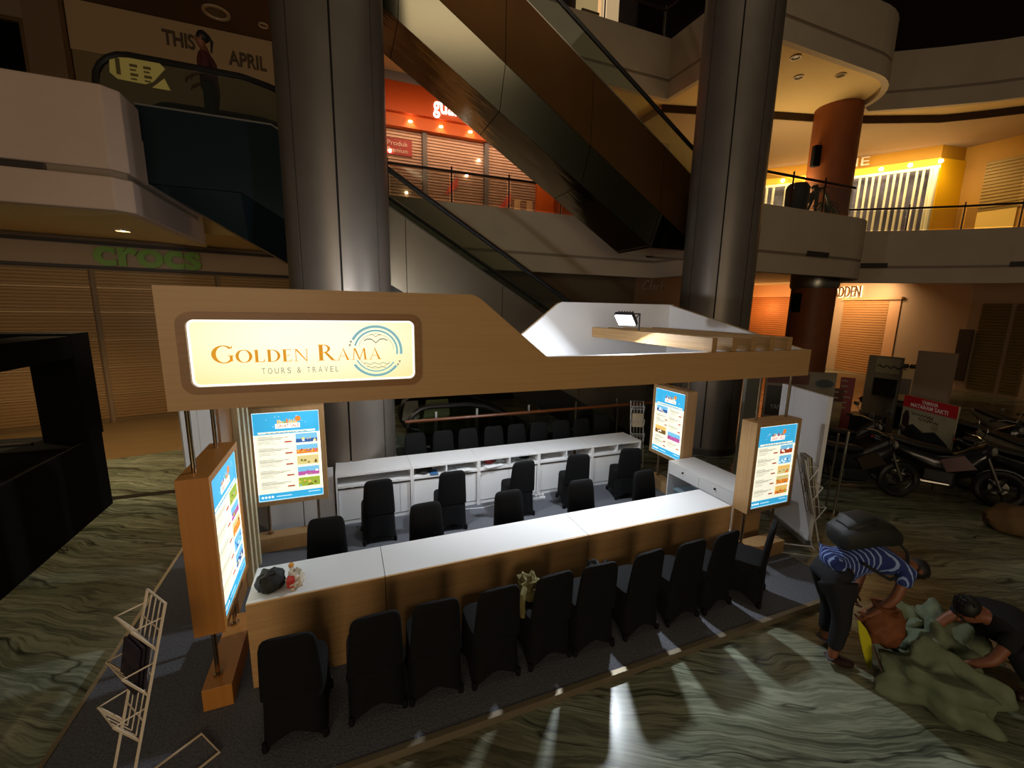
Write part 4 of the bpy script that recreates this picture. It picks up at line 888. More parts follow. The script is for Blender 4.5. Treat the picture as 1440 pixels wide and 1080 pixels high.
def lightbox(label, cx, cy, rz, w, h, z0, dep, photos, seed, two, woodm, ped_label):
    """box centred on cx, cy; its print faces local -Y, turned by rz"""
    t = thing('poster_lightbox', label, 'lightbox', (cx, cy, z0), 'travel sale lightboxes on chrome rods')
    M = Matrix.Translation((cx, cy, 0)) @ Matrix.Rotation(rz, 4, 'Z')
    b = MB(); d = dep/2
    o4 = [(-w/2, z0), (w/2, z0), (w/2, z0+h), (-w/2, z0+h)]; m_ = 0.055; i4 = [(-w/2+m_, z0+m_), (w/2-m_, z0+m_), (w/2-m_, z0+h-m_), (-w/2+m_, z0+h-m_)]
    rg = lambda P, y: [(x, y, z) for x, z in P]
    b.loft([rg(o4, d), rg(o4, -d), rg(i4, -d), rg(i4, -d+0.02)]); b.xf(M); obj('casing', b, woodm, t)
    rim = MB(); i5 = [(x*0.985, z0+h/2+(z-z0-h/2)*0.985) for x, z in i4]
    rim.loft([rg(i4, -d+0.015), rg(i5, -d+0.012)], cap=False); rim.xf(M); obj('light_rim', rim, mat('white_edge_glow', '#fffdf0'), t)
    pm = poster_mesh(w-2*m_, h-2*m_, photos, seed, two); pm.xf(M @ Matrix.Translation((-w/2+m_, -d+0.014, z0+m_))); obj('poster_print', pm, POST, t)
    for x in (-w*0.34, w*0.34):
        p = M @ Vector((x, 0.02, 0)); r = MB().cyl((p.x, p.y, z0+h), (p.x, p.y, 2.37), 0.017, 10); obj('hanging_rod', r, RODM, t, True)
        r = MB().cyl((p.x, p.y, 0.185), (p.x, p.y, z0), 0.017, 10); obj('standing_rod', r, RODM, t, True)
        obj('rod_collar', MB().cyl((p.x, p.y, 0.183), (p.x, p.y, 0.20), 0.034, 12), RODM, t, True)
    t2 = thing('plinth', ped_label, 'plinth', (cx, cy, 0), 'oak plinths under the lightboxes')
    obj('plinth_block', MB().box(-w/2, w/2, -d, d, 0, 0.185).xf(M), woodm, t2, bevel=0.003)
LBW = 0.87
lightbox('lightbox at the left front corner, edge-on, its print facing right over the counter', -1.035, FY+LBW/2, PI/2, LBW, 1.235, 0.645, 0.2, [PH['green'], PH['pink'], PH['field'], PH['wave'], PH['sea']], 3, False, wood('orange_oak', '#b8782f', '#c08038', 'z'), 'oak plinth at the left front corner of the booth')
lightbox('lightbox at the left rear beside the slatted screen, print of huts and lavender', -0.70, BY-0.1, 0, 0.84, 1.24, 0.62, 0.2, [PH['sea'], PH['huts'], PH['sand'], PH['pink'], PH['green']], 5, False, WOODZ, 'oak plinth at the left rear of the booth')
lightbox('lightbox at the right front corner above the bending chairs, print of red fields', 4.845, FY+0.10, 0, 0.76, 1.145, 0.675, 0.21, [PH['red'], PH['wave'], PH['gold'], PH['field'], PH['roof']], 9, False, WOODZ, 'oak plinth at the right front corner of the booth')
lightbox('lightbox behind the white drawer cabinet with a two-column print', 5.12, 5.49, -PI/2, 0.80, 1.22, 0.62, 0.2, [PH['sea'], PH['town'], PH['car']], 11, True, WOODZ, 'oak plinth behind the white drawer cabinet')

# ---- slatted screen, wood panel and white boards at the left side
t = thing('slat_screen', 'screen of pale upright slats beside the left rear lightbox', 'screen', (-1.09, 5.2, 0))
for y in (4.98, 5.19, 5.40): obj('slat', MB().box(-1.11, -1.05, y, y+0.075, 0.0, 2.37), PALEW, t, bevel=0.003)
obj('backing_board', MB().box(-1.135, -1.112, 4.55, 5.5, 0, 2.37), wood('dark_oak_panel', '#8a5f33', '#97693a', 'z'), t)
def board(label, a, b, h, base=True, z0=0.0, th=0.05, group=None):
    t = thing('partition_board', label, 'partition', (*a, z0), group)
    a, b = Vector((*a, 0)), Vector((*b, 0)); L = b-a; n = Vector((L.y, -L.x, 0)).normalized()
    for f0_, f1_ in ((0.0, 0.30), (0.305, 1.0)):
        p, q = a+L*f0_, a+L*f1_; P = [p, q, q-n*th, p-n*th]
        obj('board_panel', MB().prism([(v.x, v.y) for v in P], 'z', z0+0.06, z0+h), WHITEM, t)
    P = [a+n*0.03, b+n*0.03, b-n*(th+0.03), a-n*(th+0.03)]
    if base: obj('base_rail', MB().prism([(v.x, v.y) for v in P], 'z', z0, z0+0.06), mat('grey_base_rail', '#8c8a86', 0.4, 0.6), t)
    return t
board('tall white board standing right of the right front lightbox', (6.12, 4.36), (5.74, 3.45), 2.05)
board('white board seen through the rods left of the front lightbox', (-2.02, 6.55), (-1.52, 6.9), 2.05)
b = thing('white_cabinet_back', 'low white two-panel board under the left rear lightbox', 'partition', (-0.7, 6.2, 0))
for x in (-1.03, -0.62): obj('board_panel', MB().box(x, x+0.395, 6.15, 6.19, 0.02, 0.85), WHITEM, b)
obj('frame_rail', MB().box(-1.05, -0.2, 6.14, 6.2, 0.0, 0.02), mat('grey_base_rail', '#8c8a86'), b)

# ---- front counter: three units
CY0, CY1, CH = 3.525, 4.045, 0.755
def counter(label, x0, x1, endl, endr):
    t = thing('front_counter', label, 'counter', ((x0+x1)/2, (CY0+CY1)/2, 0), 'front counter units')
    obj('front_panel', MB().box(x0+0.002, x1-0.002, CY0, CY0+0.02, 0, CH), wood('counter_oak', '#b98f5c', '#c79e6a', 'x'), t)
    obj('worktop', MB().box(x0+0.002, x1-0.002, CY0+0.021, CY1, CH-0.035, CH), WHITE, t)
    for x in (x0+0.002, x1-0.022): obj('side_panel', MB().box(x, x+0.02, CY0+0.021, CY1-0.01, 0, CH-0.036), wood('counter_oak', '#b98f5c', '#c79e6a') if (x < 0.3 and endl) or (x > 4 and endr) else WHITE, t)
    obj('inner_shelf', MB().box(x0+0.023, x1-0.023, CY0+0.05, CY1-0.1, 0.50, 0.52), WHITE, t)
counter('short left end unit of the long white and oak front counter', -0.82, 0.24, True, False)
counter('middle unit of the long white and oak front counter', 0.242, 2.305, False, False)
counter('right end unit of the long white and oak front counter', 2.307, 4.34, False, True)

# ---- back counter: five cabinets
KY0, KY1 = 6.06, 6.62
def cabinet(label, x0, x1, split):
    t = thing('back_cabinet', label, 'cabinet', ((x0+x1)/2, (KY0+KY1)/2, 0), 'white back counter cabinets')
    obj('worktop', MB().box(x0+0.002, x1-0.002, KY0, KY1, CH-0.025, CH), WHITE, t)
    for x in (x0+0.002, x1-0.024): obj('side_panel', MB().box(x, x+0.022, KY0, KY1-0.01, 0, CH-0.026), WHITE, t)
    obj('shelf', MB().box(x0+0.025, x1-0.025, KY0, KY1-0.03, 0.565, 0.60), WHITE, t)
    obj('back_panel', MB().box(x0+0.025, x1-0.025, KY1-0.029, KY1-0.01, 0.06, CH-0.026), WHITE, t)
    if split: xm = (x0+x1)/2; obj('divider', MB().box(xm-0.012, xm+0.012, KY0, KY1-0.03, 0.601, CH-0.026), WHITE, t)
    xm = (x0+x1)/2
    if not split: xm = x0+(x1-x0)*0.83
    for a, b_ in ((x0+0.03, xm-0.002), (xm+0.002, x1-0.03)):
        d = obj('door', MB().box(a, b_, KY0+0.03, KY0+0.048, 0.065, 0.53), WHITE, t, bevel=0.002)
    obj('plinth', MB().box(x0+0.025, x1-0.025, KY0+0.04, KY0+0.06, 0, 0.06), WHITE, t)
cabinet('back counter cabinet at the left end with one undivided niche', -0.20, 0.85, False)
cabinet('back counter cabinet second from the left, dark bag in its niche', 0.85, 1.88, True)
cabinet('middle back counter cabinet with red pouch and papers in its niches', 1.88, 2.92, True)
cabinet('back counter cabinet second from the right with a small bottle', 2.92, 3.95, True)
cabinet('back counter cabinet at the right end with empty niches', 3.95, 4.98, True)

# ---- drawer cabinet at the right
t = thing('drawer_cabinet', 'white two-drawer cabinet with locks at the right end of the booth', 'cabinet', (4.96, 4.44, 0))
X0, X1, Y0, Y1 = 4.72, 5.24, 3.80, 5.06
obj('worktop', MB().box(X0, X1, Y0, Y1, CH-0.025, CH), WHITE, t)
for y in (Y0, Y1-0.022): obj('side_panel', MB().box(X0, X1, y, y+0.022, 0, CH-0.026), WHITE if y > 4 else wood('counter_oak', '#b98f5c', '#c79e6a'), t)
obj('back_panel', MB().box(X1-0.02, X1, Y0+0.023, Y1-0.023, 0, CH-0.026), WHITE, t); obj('bottom_board', MB().box(X0+0.02, X1-0.021, Y0+0.023, Y1-0.023, 0.05, 0.07), WHITE, t)
for y0_, y1_ in ((Y0+0.024, 4.428), (4.432, Y1-0.024)):
    d = obj('drawer', MB().box(X0+0.002, X0+0.4, y0_, y1_, 0.555, CH-0.03), WHITE, t, bevel=0.002)
    ym = (y0_+y1_)/2
    obj('lock', MB().cyl((X0+0.002, ym, 0.675), (X0-0.012, ym, 0.675), 0.012, 10), CHROME, d); obj('key', MB().box(X0-0.034, X0-0.012, ym-0.012, ym+0.004, 0.662, 0.682), BLACK, d)
t = thing('storage_box', 'blue grey box in the open bay of the drawer cabinet', 'box', (4.93, 4.7, 0.07))
obj('box_body', MB().box(4.78, 5.1, 4.45, 4.95, 0.07, 0.30), mat('blue_grey_plastic', '#5f7886', 0.5), t, bevel=0.01); obj('box_lid', MB().box(4.765, 5.115, 4.435, 4.965, 0.30, 0.325), mat('clear_blue_lid', '#8aa0aa', 0.3), t, bevel=0.006)
# ================================================================== CHAIRS
def make_chair(label, group):
    t = thing('banquet_chair', label, 'chair', (0, 0, 0), group)
    N = 40
    def sq(hx, hy, cy, zf, e=5.0):
        P = []
        for i in range(N):
            a = 2*PI*i/N; c, s = math.cos(a), math.sin(a); r = (abs(c)**e+abs(s)**e)**(-1/e)
            P.append((hx*c*r, cy+hy*s*r, zf(a)))
        return P
    def hem(a): return 0.012+0.10*max(0, abs(math.cos(2*a)))**0.8
    def arch(hx, hy, cy, zf, tuck):
        P = []
        for i in range(N):
            a = 2*PI*i/N; c, s = math.cos(a), math.sin(a); r = (abs(c)**5+abs(s)**5)**(-0.2)*(1-tuck*abs(math.cos(2*a)))
            P.append((hx*c*r, cy+hy*s*r, zf(a)))
        return P
    sk = MB(); sk.loft([arch(0.226, 0.240, 0.0, hem, 0.10), arch(0.218, 0.228, 0.0, lambda a: hem(a)*0.5+0.10, 0.05), sq(0.208, 0.218, 0.0, lambda a: 0.30), sq(0.204, 0.214, 0.0, lambda a: 0.44), sq(0.198, 0.208, 0.0, lambda a: 0.468), sq(0.15, 0.16, 0.0, lambda a: 0.480)], cap=True)
    obj('seat_cover', sk, BLACKC, t, True)
    bk = MB(); rings = []
    for z, w, th, y in ((0.40, 0.203, 0.032, -0.188), (0.50, 0.200, 0.036, -0.196), (0.62, 0.193, 0.034, -0.208), (0.74, 0.186, 0.032, -0.222), (0.82, 0.180, 0.030, -0.232), (0.865, 0.168, 0.027, -0.238), (0.888, 0.150, 0.022, -0.241), (0.898, 0.125, 0.014, -0.242)):
        rings.append([(w*math.cos(a)*(abs(math.cos(a))**3.5+abs(math.sin(a))**3.5)**(-1/3.5), y+th*math.sin(a)*(abs(math.cos(a))**3.5+abs(math.sin(a))**3.5)**(-1/3.5), z) for a in [2*PI*i/28 for i in range(28)]])
    bk.loft(rings); obj('back_cover', bk, BLACKC, t, True)
    for sx in (-1, 1):
        for sy in (-1, 1):
            obj('foot', MB().lathe([(0.020, 0.0), (0.024, 0.02), (0.020, 0.07)], (sx*0.196, sy*0.208, 0), 10), BLACKC, t, True)
    return t
ORD = ['first', 'second', 'third', 'fourth', 'fifth', 'sixth', 'seventh', 'eighth', 'ninth', 'tenth']
proto = None
def chair(x, y, deg, label, group):
    global proto
    if proto is None:
        proto = make_chair(label, group); proto.location = (x, y, 0); proto.rotation_euler = (0, 0, math.radians(deg)); return proto
    return dup(proto, (x, y, 0), math.radians(deg), label, group)
g = 'customer chairs before the front counter'
for i, (x, y, d) in enumerate(((-0.44, 3.12, -3), (0.11, 3.13, 2), (0.57, 3.12, -2), (1.06, 3.10, 1), (1.56, 3.11, 3), (2.02, 3.10, -2), (2.54, 3.11, 4), (3.06, 3.11, 2), (3.52, 3.12, 6))):
    extra = {0: 'black covered chair nearest the left end of the front counter', 4: 'black covered chair with an olive jacket on its seat', 6: 'black covered chair with a black shoulder bag beside it'}.get(i, ORD[i]+' black covered chair from the left along the front counter')
    chair(x, y, d, extra, g)
chair(4.03, 3.05, 32, 'black covered chair turned sideways under the right front lightbox', g)
g = 'staff chairs behind the front counter'
for i, x in enumerate((-0.27, 0.79, 1.79, 2.80, 3.83)):
    chair(x, 4.31, 180+(-2, 3, 1, -2, 3)[i], ORD[i]+' black chair from the left in the row facing out over the front counter', g)
g = 'staff chairs at the back counter'
for i, (x, y, d) in enumerate(((0.32, 5.64, 2), (1.30, 5.62, -2), (2.36, 5.66, 2), (3.34, 5.66, -12), (4.31, 5.64, -14))):
    chair(x, y, d, ORD[i]+' black chair from the left in the row facing the back counter', g)
g = 'customer chairs behind the back counter'
for i, x in enumerate((1.10, 1.58, 2.06, 2.54, 3.02, 3.50, 3.98, 4.46)):
    chair(x, 7.08, 180+(3, -2, 2, -3, 1, 3, -2, 2)[i], ORD[i]+' dim black chair from the column in the row behind the back counter', g)
c = chair(5.0, 7.22, 172, 'higher dim black chair at the right end behind the back counter', g)

# ================================================================== SOFT THINGS
def crumple(mb, c, r, seed, n=26, amp=0.25, flat=True, fold=5.0, mi=0):
    rnd = random.Random(seed); ph = [(Vector((rnd.uniform(-1, 1), rnd.uniform(-1, 1), rnd.uniform(-1, 1)))*fold, rnd.uniform(0, 6.28)) for _ in range(7)]
    rings = []; h = n//2
    for a in range(0, h+1):
        t = -PI/2+PI*(a+0.02)/(h+0.04); ring = []
        for i in range(n):
            d = Vector((math.cos(t)*math.cos(2*PI*i/n), math.cos(t)*math.sin(2*PI*i/n), math.sin(t)))
            k = 1+amp*sum((0.55*math.cos(2*(d.dot(p)+q))+0.45*(1-abs(math.sin(d.dot(p)+q))*2))*w_ for (p, q), w_ in zip(ph, (1, 1, 1, .7, .7, .5, .5)))/2.6
            k += amp*0.22*sum(math.cos(2*(d.dot(p*2.0)+q*3)) for p, q in ph[:4])/2.6
            p = Vector((d.x*r[0]*k, d.y*r[1]*k, d.z*r[2]*k))
            if flat: p.z = max(p.z, -r[2]*0.55)
            ring.append(Vector(c)+p+Vector((0, 0, r[2]*0.55 if flat else 0)))
        rings.append(ring)
    return mb.loft(rings, mi)
t = thing('black_bag', 'black cloth bag slumped on the left end of the front counter', 'bag', (-0.66, 3.66, CH))
obj('bag_body', crumple(MB(), (-0.665, 3.70, CH), (0.115, 0.10, 0.11), 4, amp=0.12), mat('black_bag_cloth', '#161616', 0.7), t, True)
obj('bag_strap', MB().tube([(-0.74, 3.64, CH+0.02), (-0.72, 3.62, CH+0.14), (-0.62, 3.66, CH+0.16), (-0.58, 3.70, CH+0.03)], 0.008, 6), mat('black_bag_cloth', '#161616'), t, True)
t = thing('plastic_bag', 'crumpled clear plastic bag with a red packet beside the black bag', 'bag', (-0.5, 3.68, CH))
obj('bag_film', crumple(MB(), (-0.475, 3.69, CH), (0.065, 0.11, 0.075), 9, amp=0.3), mat('milky_film', '#c9bca8', 0.35, var=0.3, scale=(25, 25, 25)), t, True)
obj('red_packet', MB().box(-0.535, -0.47, 3.60, 3.68, CH+0.02, CH+0.10, M=None), mat('red_packet', '#b8281c', 0.5), t, bevel=0.012)
obj('orange_cap', MB().ball((-0.515, 3.80, CH+0.115), 0.024, 12), mat('orange_cap', '#c98a2c', 0.5), t, True)
obj('bag_knot', MB().tube([(-0.515, 3.80, CH+0.1), (-0.50, 3.75, CH+0.06), (-0.49, 3.70, CH+0.05)], 0.018, 7, r2=0.035), mat('milky_film', '#c9bca8'), t, True)
t = thing('olive_jacket', 'crumpled olive jacket on the seat of a black chair', 'jacket', (1.50, 3.24, 0.48))
obj('jacket_cloth', crumple(MB(), (1.49, 3.22, 0.482), (0.12, 0.13, 0.13), 21, amp=0.28, fold=6), mat('olive_cloth', '#6b6338', 0.8, var=0.2, scale=(20, 20, 20)), t, True)
obj('jacket_sleeve', MB().tube([(1.42, 3.16, 0.60), (1.37, 3.10, 0.58), (1.35, 3.06, 0.50), (1.36, 3.04, 0.42)], 0.035, 8, r2=0.028), mat('olive_cloth', '#6b6338'), t, True)
t = thing('shoulder_bag', 'black shoulder bag with a white tag between two chairs', 'bag', (2.28, 3.16, 0.48))
obj('bag_body', crumple(MB(), (2.18, 3.18, 0.482), (0.07, 0.12, 0.14), 33, amp=0.15), mat('black_bag_cloth', '#161616'), t, True)
obj('white_tag', MB().box(2.17, 2.235, 3.06, 3.068, 0.68, 0.705), mat('white_tag', '#e8e8e8', 0.5), t)
obj('bag_strap', MB().tube([(2.14, 3.10, 0.6), (2.13, 3.04, 0.72), (2.2, 3.05, 0.78), (2.24, 3.12, 0.64)], 0.01, 6), mat('black_bag_cloth', '#161616'), t, True)
# things in the niches
NZ = 0.601
t = thing('dark_bag', 'dark bag pushed into the niche of the second cabinet', 'bag', (1.02, 6.25, NZ)); obj('bag_body', crumple(MB(), (1.04, 6.25, NZ), (0.13, 0.15, 0.055), 41, amp=0.15), mat('black_bag_cloth', '#161616'), t, True)
t = thing('blue_brochure', 'blue brochure sticking out of the niche by the dark bag', 'brochure', (1.14, 6.12, NZ)); obj('paper', MB().box(1.12, 1.24, 6.05, 6.25, NZ, NZ+0.008), mat('blue_print', '#3d6d9c', 0.5), t)
def papers(label, x, y, w, d, n, seed):
    rnd = random.Random(seed); t = thing('paper_stack', label, 'papers', (x, y, NZ))
    for k in range(n):
        M = Matrix.Translation((x+rnd.uniform(-.015, .015), y+rnd.uniform(-.03, .01), NZ+k*0.006)) @ Matrix.Rotation(rnd.uniform(-.25, .25), 4, 'Z')
        obj('sheet', MB().box(-w/2, w/2, -d/2, d/2, 0.0, 0.005, M=M), mat(('paper_white', 'paper_grey')[k % 2], ('#d9dbdc', '#b4b8b6')[k % 2], 0.6), t)
papers('loose papers in the niche right of the dark bag', 1.63, 6.16, 0.2, 0.26, 3, 2)
papers('white papers under the red pouch in the middle cabinet', 2.14, 6.14, 0.3, 0.2, 3, 5)
papers('papers in the right niche of the middle cabinet', 2.64, 6.15, 0.22, 0.22, 2, 8)
t = thing('red_pouch', 'red pouch in the left niche of the middle cabinet', 'pouch', (2.15, 6.22, NZ+0.018)); obj('pouch_body', crumple(MB(), (2.1, 6.24, NZ+0.019), (0.08, 0.09, 0.04), 51, amp=0.15), mat('red_cloth', '#8f2228', 0.6), t, True)
t = thing('clear_bag', 'clear plastic bag beside the red pouch', 'bag', (2.31, 6.24, NZ)); obj('bag_body', crumple(MB(), (2.31, 6.26, NZ), (0.08, 0.09, 0.05), 53, amp=0.25), mat('grey_film', '#aab2bc', 0.3), t, True)
t = thing('black_pouch', 'black pouch in the right niche of the middle cabinet', 'bag', (2.7, 6.3, NZ)); obj('bag_body', crumple(MB(), (2.76, 6.33, NZ), (0.09, 0.12, 0.05), 55, amp=0.15), mat('black_bag_cloth', '#161616'), t, True)
t = thing('small_bottle', 'small dark brown bottle in the niche of the fourth cabinet', 'bottle', (3.63, 6.15, NZ))
obj('bottle_body', MB().lathe([(0.022, 0), (0.026, 0.01), (0.026, 0.07), (0.012, 0.09), (0.012, 0.105)], (3.63, 6.13, NZ), 14), mat('brown_glass', '#3a1c0e', 0.15), t, True); obj('bottle_cap', MB().lathe([(0.014, 0.105), (0.014, 0.122)], (3.63, 6.13, NZ), 12), mat('dark_cap', '#5a2414', 0.4), t)
t = thing('power_strip', 'white power strip and cables on the carpet by the back counter', 'power strip', (2.86, 5.95, 0))
obj('strip_body', MB().box(2.78, 2.98, 5.90, 5.96, 0, 0.04), mat('white_plastic', '#dcdcdc', 0.4), t, bevel=0.006)
for x in (2.82, 2.88, 2.94): obj('plug', MB().box(x-0.018, x+0.018, 5.91, 5.95, 0.041, 0.085), mat('white_plastic', '#dcdcdc'), t, bevel=0.006)
obj('cable', MB().tube([(2.78, 5.93, 0.01), (2.5, 5.97, 0.008), (2.2, 5.98, 0.008), (1.9, 5.93, 0.008), (1.6, 5.98, 0.008), (1.45, 5.92, 0.008)], 0.007, 6), mat('white_plastic', '#dcdcdc'), t, True)

# ================================================================== BROCHURE RACKS
def brochure_rack(label, M, wire_m, filled, brm):
    """local: width along x, pockets towards -y, leaning back to +y; M places it"""
    t = thing('brochure_rack', label, 'rack', tuple(M.translation), 'wire brochure racks')
    w, H, lean = 0.125, 1.29, 0.34
    P = lambda x, z, y=0: M @ Vector((x, y+lean*z/H, z))
    obj('frame', MB().tube([P(-w, 0.012), P(-w, H), P(w, H), P(w, 0.012)], 0.009, 6), wire_m, t)
    ft = [M @ Vector(p) for p in ((-w, 0, 0.010), (-w, 0.52, 0.010), (w, 0.52, 0.010), (w, 0, 0.010))]
    obj('foot_frame', MB().tube(ft, 0.009, 6, closed=True), wire_m, t)
    for k, z in enumerate((0.56, 0.82, 1.08)):
        mb = MB()
        for x in (-w*0.5, 0, w*0.5):
            mb.tube([P(x, z+0.20), P(x, z-0.06)], 0.004, 5)
        mb.tube([P(-w, z+0.13), P(-w*0.95, z+0.13, -0.15), P(w*0.95, z+0.13, -0.15), P(w, z+0.13)], 0.005, 5)
        for x in (-w*0.5, 0, w*0.5): mb.tube([P(x, z-0.06), P(x, z+0.13, -0.15)], 0.003, 5)
        mb.tube([P(-w, z-0.06), P(-w*0.95, z+0.13, -0.15)], 0.008, 5); mb.tube([P(w, z-0.06), P(w*0.95, z+0.13, -0.15)], 0.008, 5)
        mb.tube([P(-w, z+0.05), P(w, z+0.05)], 0.004, 5)
        p = obj('wire_pocket', mb, wire_m, t)
        if k in filled:
            for q in range(3):
                b = MB(); y0 = -0.012-0.022*q
                b.loft([[P(-w*.85, z-0.02, y0), P(w*.85, z-0.02, y0), P(w*.85, z-0.02, y0-0.014), P(-w*.85, z-0.02, y0-0.014)], [P(-w*.85, z+0.24, y0-0.02), P(w*.85, z+0.24, y0-0.02), P(w*.85, z+0.24, y0-0.034), P(-w*.85, z+0.24, y0-0.034)]])
                obj('brochure', b, brm[(k+q) % len(brm)], p)
    return t
WARMW = mat('warm_white_wire', '#d8c4a8', 0.45); WHW = mat('white_wire', '#cfcfcb', 0.45)
brochure_rack('white wire brochure rack, nearly empty, at the lower left of the booth carpet', Matrix.Translation((-1.43, 2.80, 0.0)) @ Matrix.Rotation(math.radians(-52), 4, 'Z'), WARMW, (1,), [mat('dark_brochure', '#2c2430', 0.5)])
brochure_rack('wire brochure rack packed with papers beside the tall white board', Matrix.Translation((5.66, 3.27, 0.0)) @ Matrix.Rotation(math.radians(56), 4, 'Z'), WHW, (0, 1, 2), [mat('cream_brochure', '#b8ab8e', 0.5), mat('brown_brochure', '#6a5a44', 0.5), mat('paper_grey', '#b4b8b6')])
brochure_rack('white wire brochure rack behind the right end of the back counter', Matrix.Translation((5.33, 6.58, 0.0)) @ Matrix.Rotation(math.radians(-25), 4, 'Z'), WHW, (1,), [mat('cream_brochure', '#b8ab8e')])

# ================================================================== BLACK STRUCTURE AT THE LEFT
t = thing('black_stage_booth', 'big unlit black booth frame at the left edge of the hall', 'booth', (-5.2, 6.6, G))
obj('base_wall', MB().box(-7.5, -3.52, 3.6, 8.15, G, 1.10), BLACK, t); 
obj('post', MB().box(-4.0, -3.52, 7.75, 8.2, 1.10, 2.36), BLACK, t); obj('post', MB().box(-7.5, -7.1, 7.75, 8.2, 1.10, 2.36), BLACK, t)
obj('beam', MB().box(-7.5, -3.52, 7.75, 8.2, 2.36, 2.63), BLACK, t); obj('beam', MB().box(-4.0, -3.52, 3.6, 7.74, 2.30, 2.60), BLACK, t)
obj('post', MB().box(-4.0, -3.52, 3.6, 4.0, 1.10, 2.30), BLACK, t)
obj('counter_edge', MB().box(-7.4, -4.1, 7.68, 7.74, 1.10, 1.13), mat('dim_edge', '#2a2522', 0.4), t)
# ================================================================== MOTORBIKE SHOW AT THE RIGHT
def wall_board(name, label, cat, a, b, z0, z1, m, th=0.06, group=None):
    t = thing(name, label, cat, ((a[0]+b[0])/2, (a[1]+b[1])/2, z0), group)
    obj('panel', bar(MB(), a, b, z0, z1, 0, 0, th), m, t); return t
def frame_of(a, b):
    d = Vector((b[0]-a[0], b[1]-a[1], 0)); L = d.length; d.normalize(); return d, Vector((d.y, -d.x, 0)), L
# exhibition stand of the motorbike maker
a, b = (8.72, 6.62), (9.75, 5.80)
t = wall_board('stand_wall', 'grey brown stand wall with a dark screen and an oval emblem', 'display wall', a, b, G, 1.86, mat('grey_brown_board', '#6e6250', 0.7))
d, n, L = frame_of(a, b)
obj('header_strip', bar(MB(), along(a, b, 0.02), along(a, b, 0.62), 1.58, 1.80, 0, 0.061, 0.075), mat('dark_red_strip', '#4a1c16', 0.6), t)
s = obj('dark_screen', bar(MB(), along(a, b, 0.03), along(a, b, 0.50), 0.85, 1.52, 0, 0.061, 0.09), mat('dark_screen', '#0e0c0e', 0.3), t)
mb = MB(); p = Vector((*along(a, b, 0.10), 1.0)); put_text(mb, 'YAMAHA', lambda u, v: p+n*0.093+d*(u*0.42)+Vector((0, 0, v*0.10))); obj('screen_lettering', mb, mat('dim_grey_letters', '#7a7470', 0.6), s)
mb = MB(); c = Vector((*along(a, b, 0.84), 1.62)); mb.face([c+n*0.075+d*(0.17*math.cos(2*PI*i/28))+Vector((0, 0, 0.09*math.sin(2*PI*i/28))) for i in range(28)]); mb.loft([[c+n*q+d*(0.17*math.cos(2*PI*i/28))+Vector((0, 0, 0.09*math.sin(2*PI*i/28))) for i in range(28)] for q in (0.061, 0.075)]); obj('oval_emblem', mb, mat('slate_oval', '#4f5a58', 0.5), t)
# red-headed price board in front of the bikes
a, b = (11.36, 5.28), (10.89, 4.20)
t = wall_board('promotion_board', 'promotion board with red header standing among the motorbikes', 'board', a, b, 0.0, 1.40, mat('pale_poster_board', '#b0a888', 0.5, var=0.25, scale=(1.2, 1.2, 1.2)), 0.03)
d, n, L = frame_of(a, b)
h = obj('red_header', bar(MB(), a, b, 1.15, 1.40, 0, 0.031, 0.036), mat('red_header', '#b81e24', 0.5), t)
mb = MB()
p = Vector((*a, 0)); 
put_text(mb, fat_text('YAMAHA', 0.03), lambda u, v: p+n*0.038+d*(0.42+u*0.36)+Vector((0, 0, 1.285+v*0.08))); put_text(mb, fat_text('MATARAM SAKTI', 0.03), lambda u, v: p+n*0.038+d*(0.18+u*0.82)+Vector((0, 0, 1.18+v*0.085)))
obj('header_lettering', mb, mat('white_print', '#f2e8e4', 0.5), h)
mb = MB()
for k, (u0, u1, z) in enumerate(((0.22, 0.72, 1.03), (0.40, 0.86, 0.95))):
    N_ = 30
    for i in range(N_):
        q0, q1 = u0+(u1-u0)*i/N_, u0+(u1-u0)*(i+1)/N_; za, zc = z+0.022*math.sin(i*1.3), z+0.022*math.sin((i+1)*1.3)
        mb.face([p+n*0.033+d*q0+Vector((0, 0, za)), p+n*0.033+d*q1+Vector((0, 0, zc)), p+n*0.033+d*q1+Vector((0, 0, zc+0.025)), p+n*0.033+d*q0+Vector((0, 0, za+0.02))])
obj('script_print', mb, mat('dark_script', '#2c2416', 0.6), t)
mb = MB(); mb.face([p+n*0.032+d*u+Vector((0, 0, z)) for u, z in ((0.0, 0.4), (0.12, 0.72), (0.3, 0.82), (0.55, 0.7), (0.8, 0.78), (1.1, 0.6), (1.17, 0.35), (0.6, 0.3))]); obj('bike_picture', mb, mat('dark_bike_picture', '#24272c', 0.5, var=0.5, scale=(4, 4, 4)), t)
mb = MB(); mb.face([p+n*0.0325+d*u+Vector((0, 0, z)) for u, z in ((0.04, 0.55), (0.03, 0.95), (0.08, 1.07), (0.15, 1.08), (0.2, 0.95), (0.22, 0.55))]); obj('rider_picture', mb, mat('rider_picture', '#2a1a1c', 0.6), t)
mb = MB()
for k in range(3): mb.face([p+n*0.034+d*u+Vector((0, 0, z-0.05*k)) for u, z in ((0.02, 0.50), (0.55, 0.44), (0.55, 0.47), (0.02, 0.53))])
obj('small_print', mb, mat('grey_print', '#8a887c', 0.6), t)
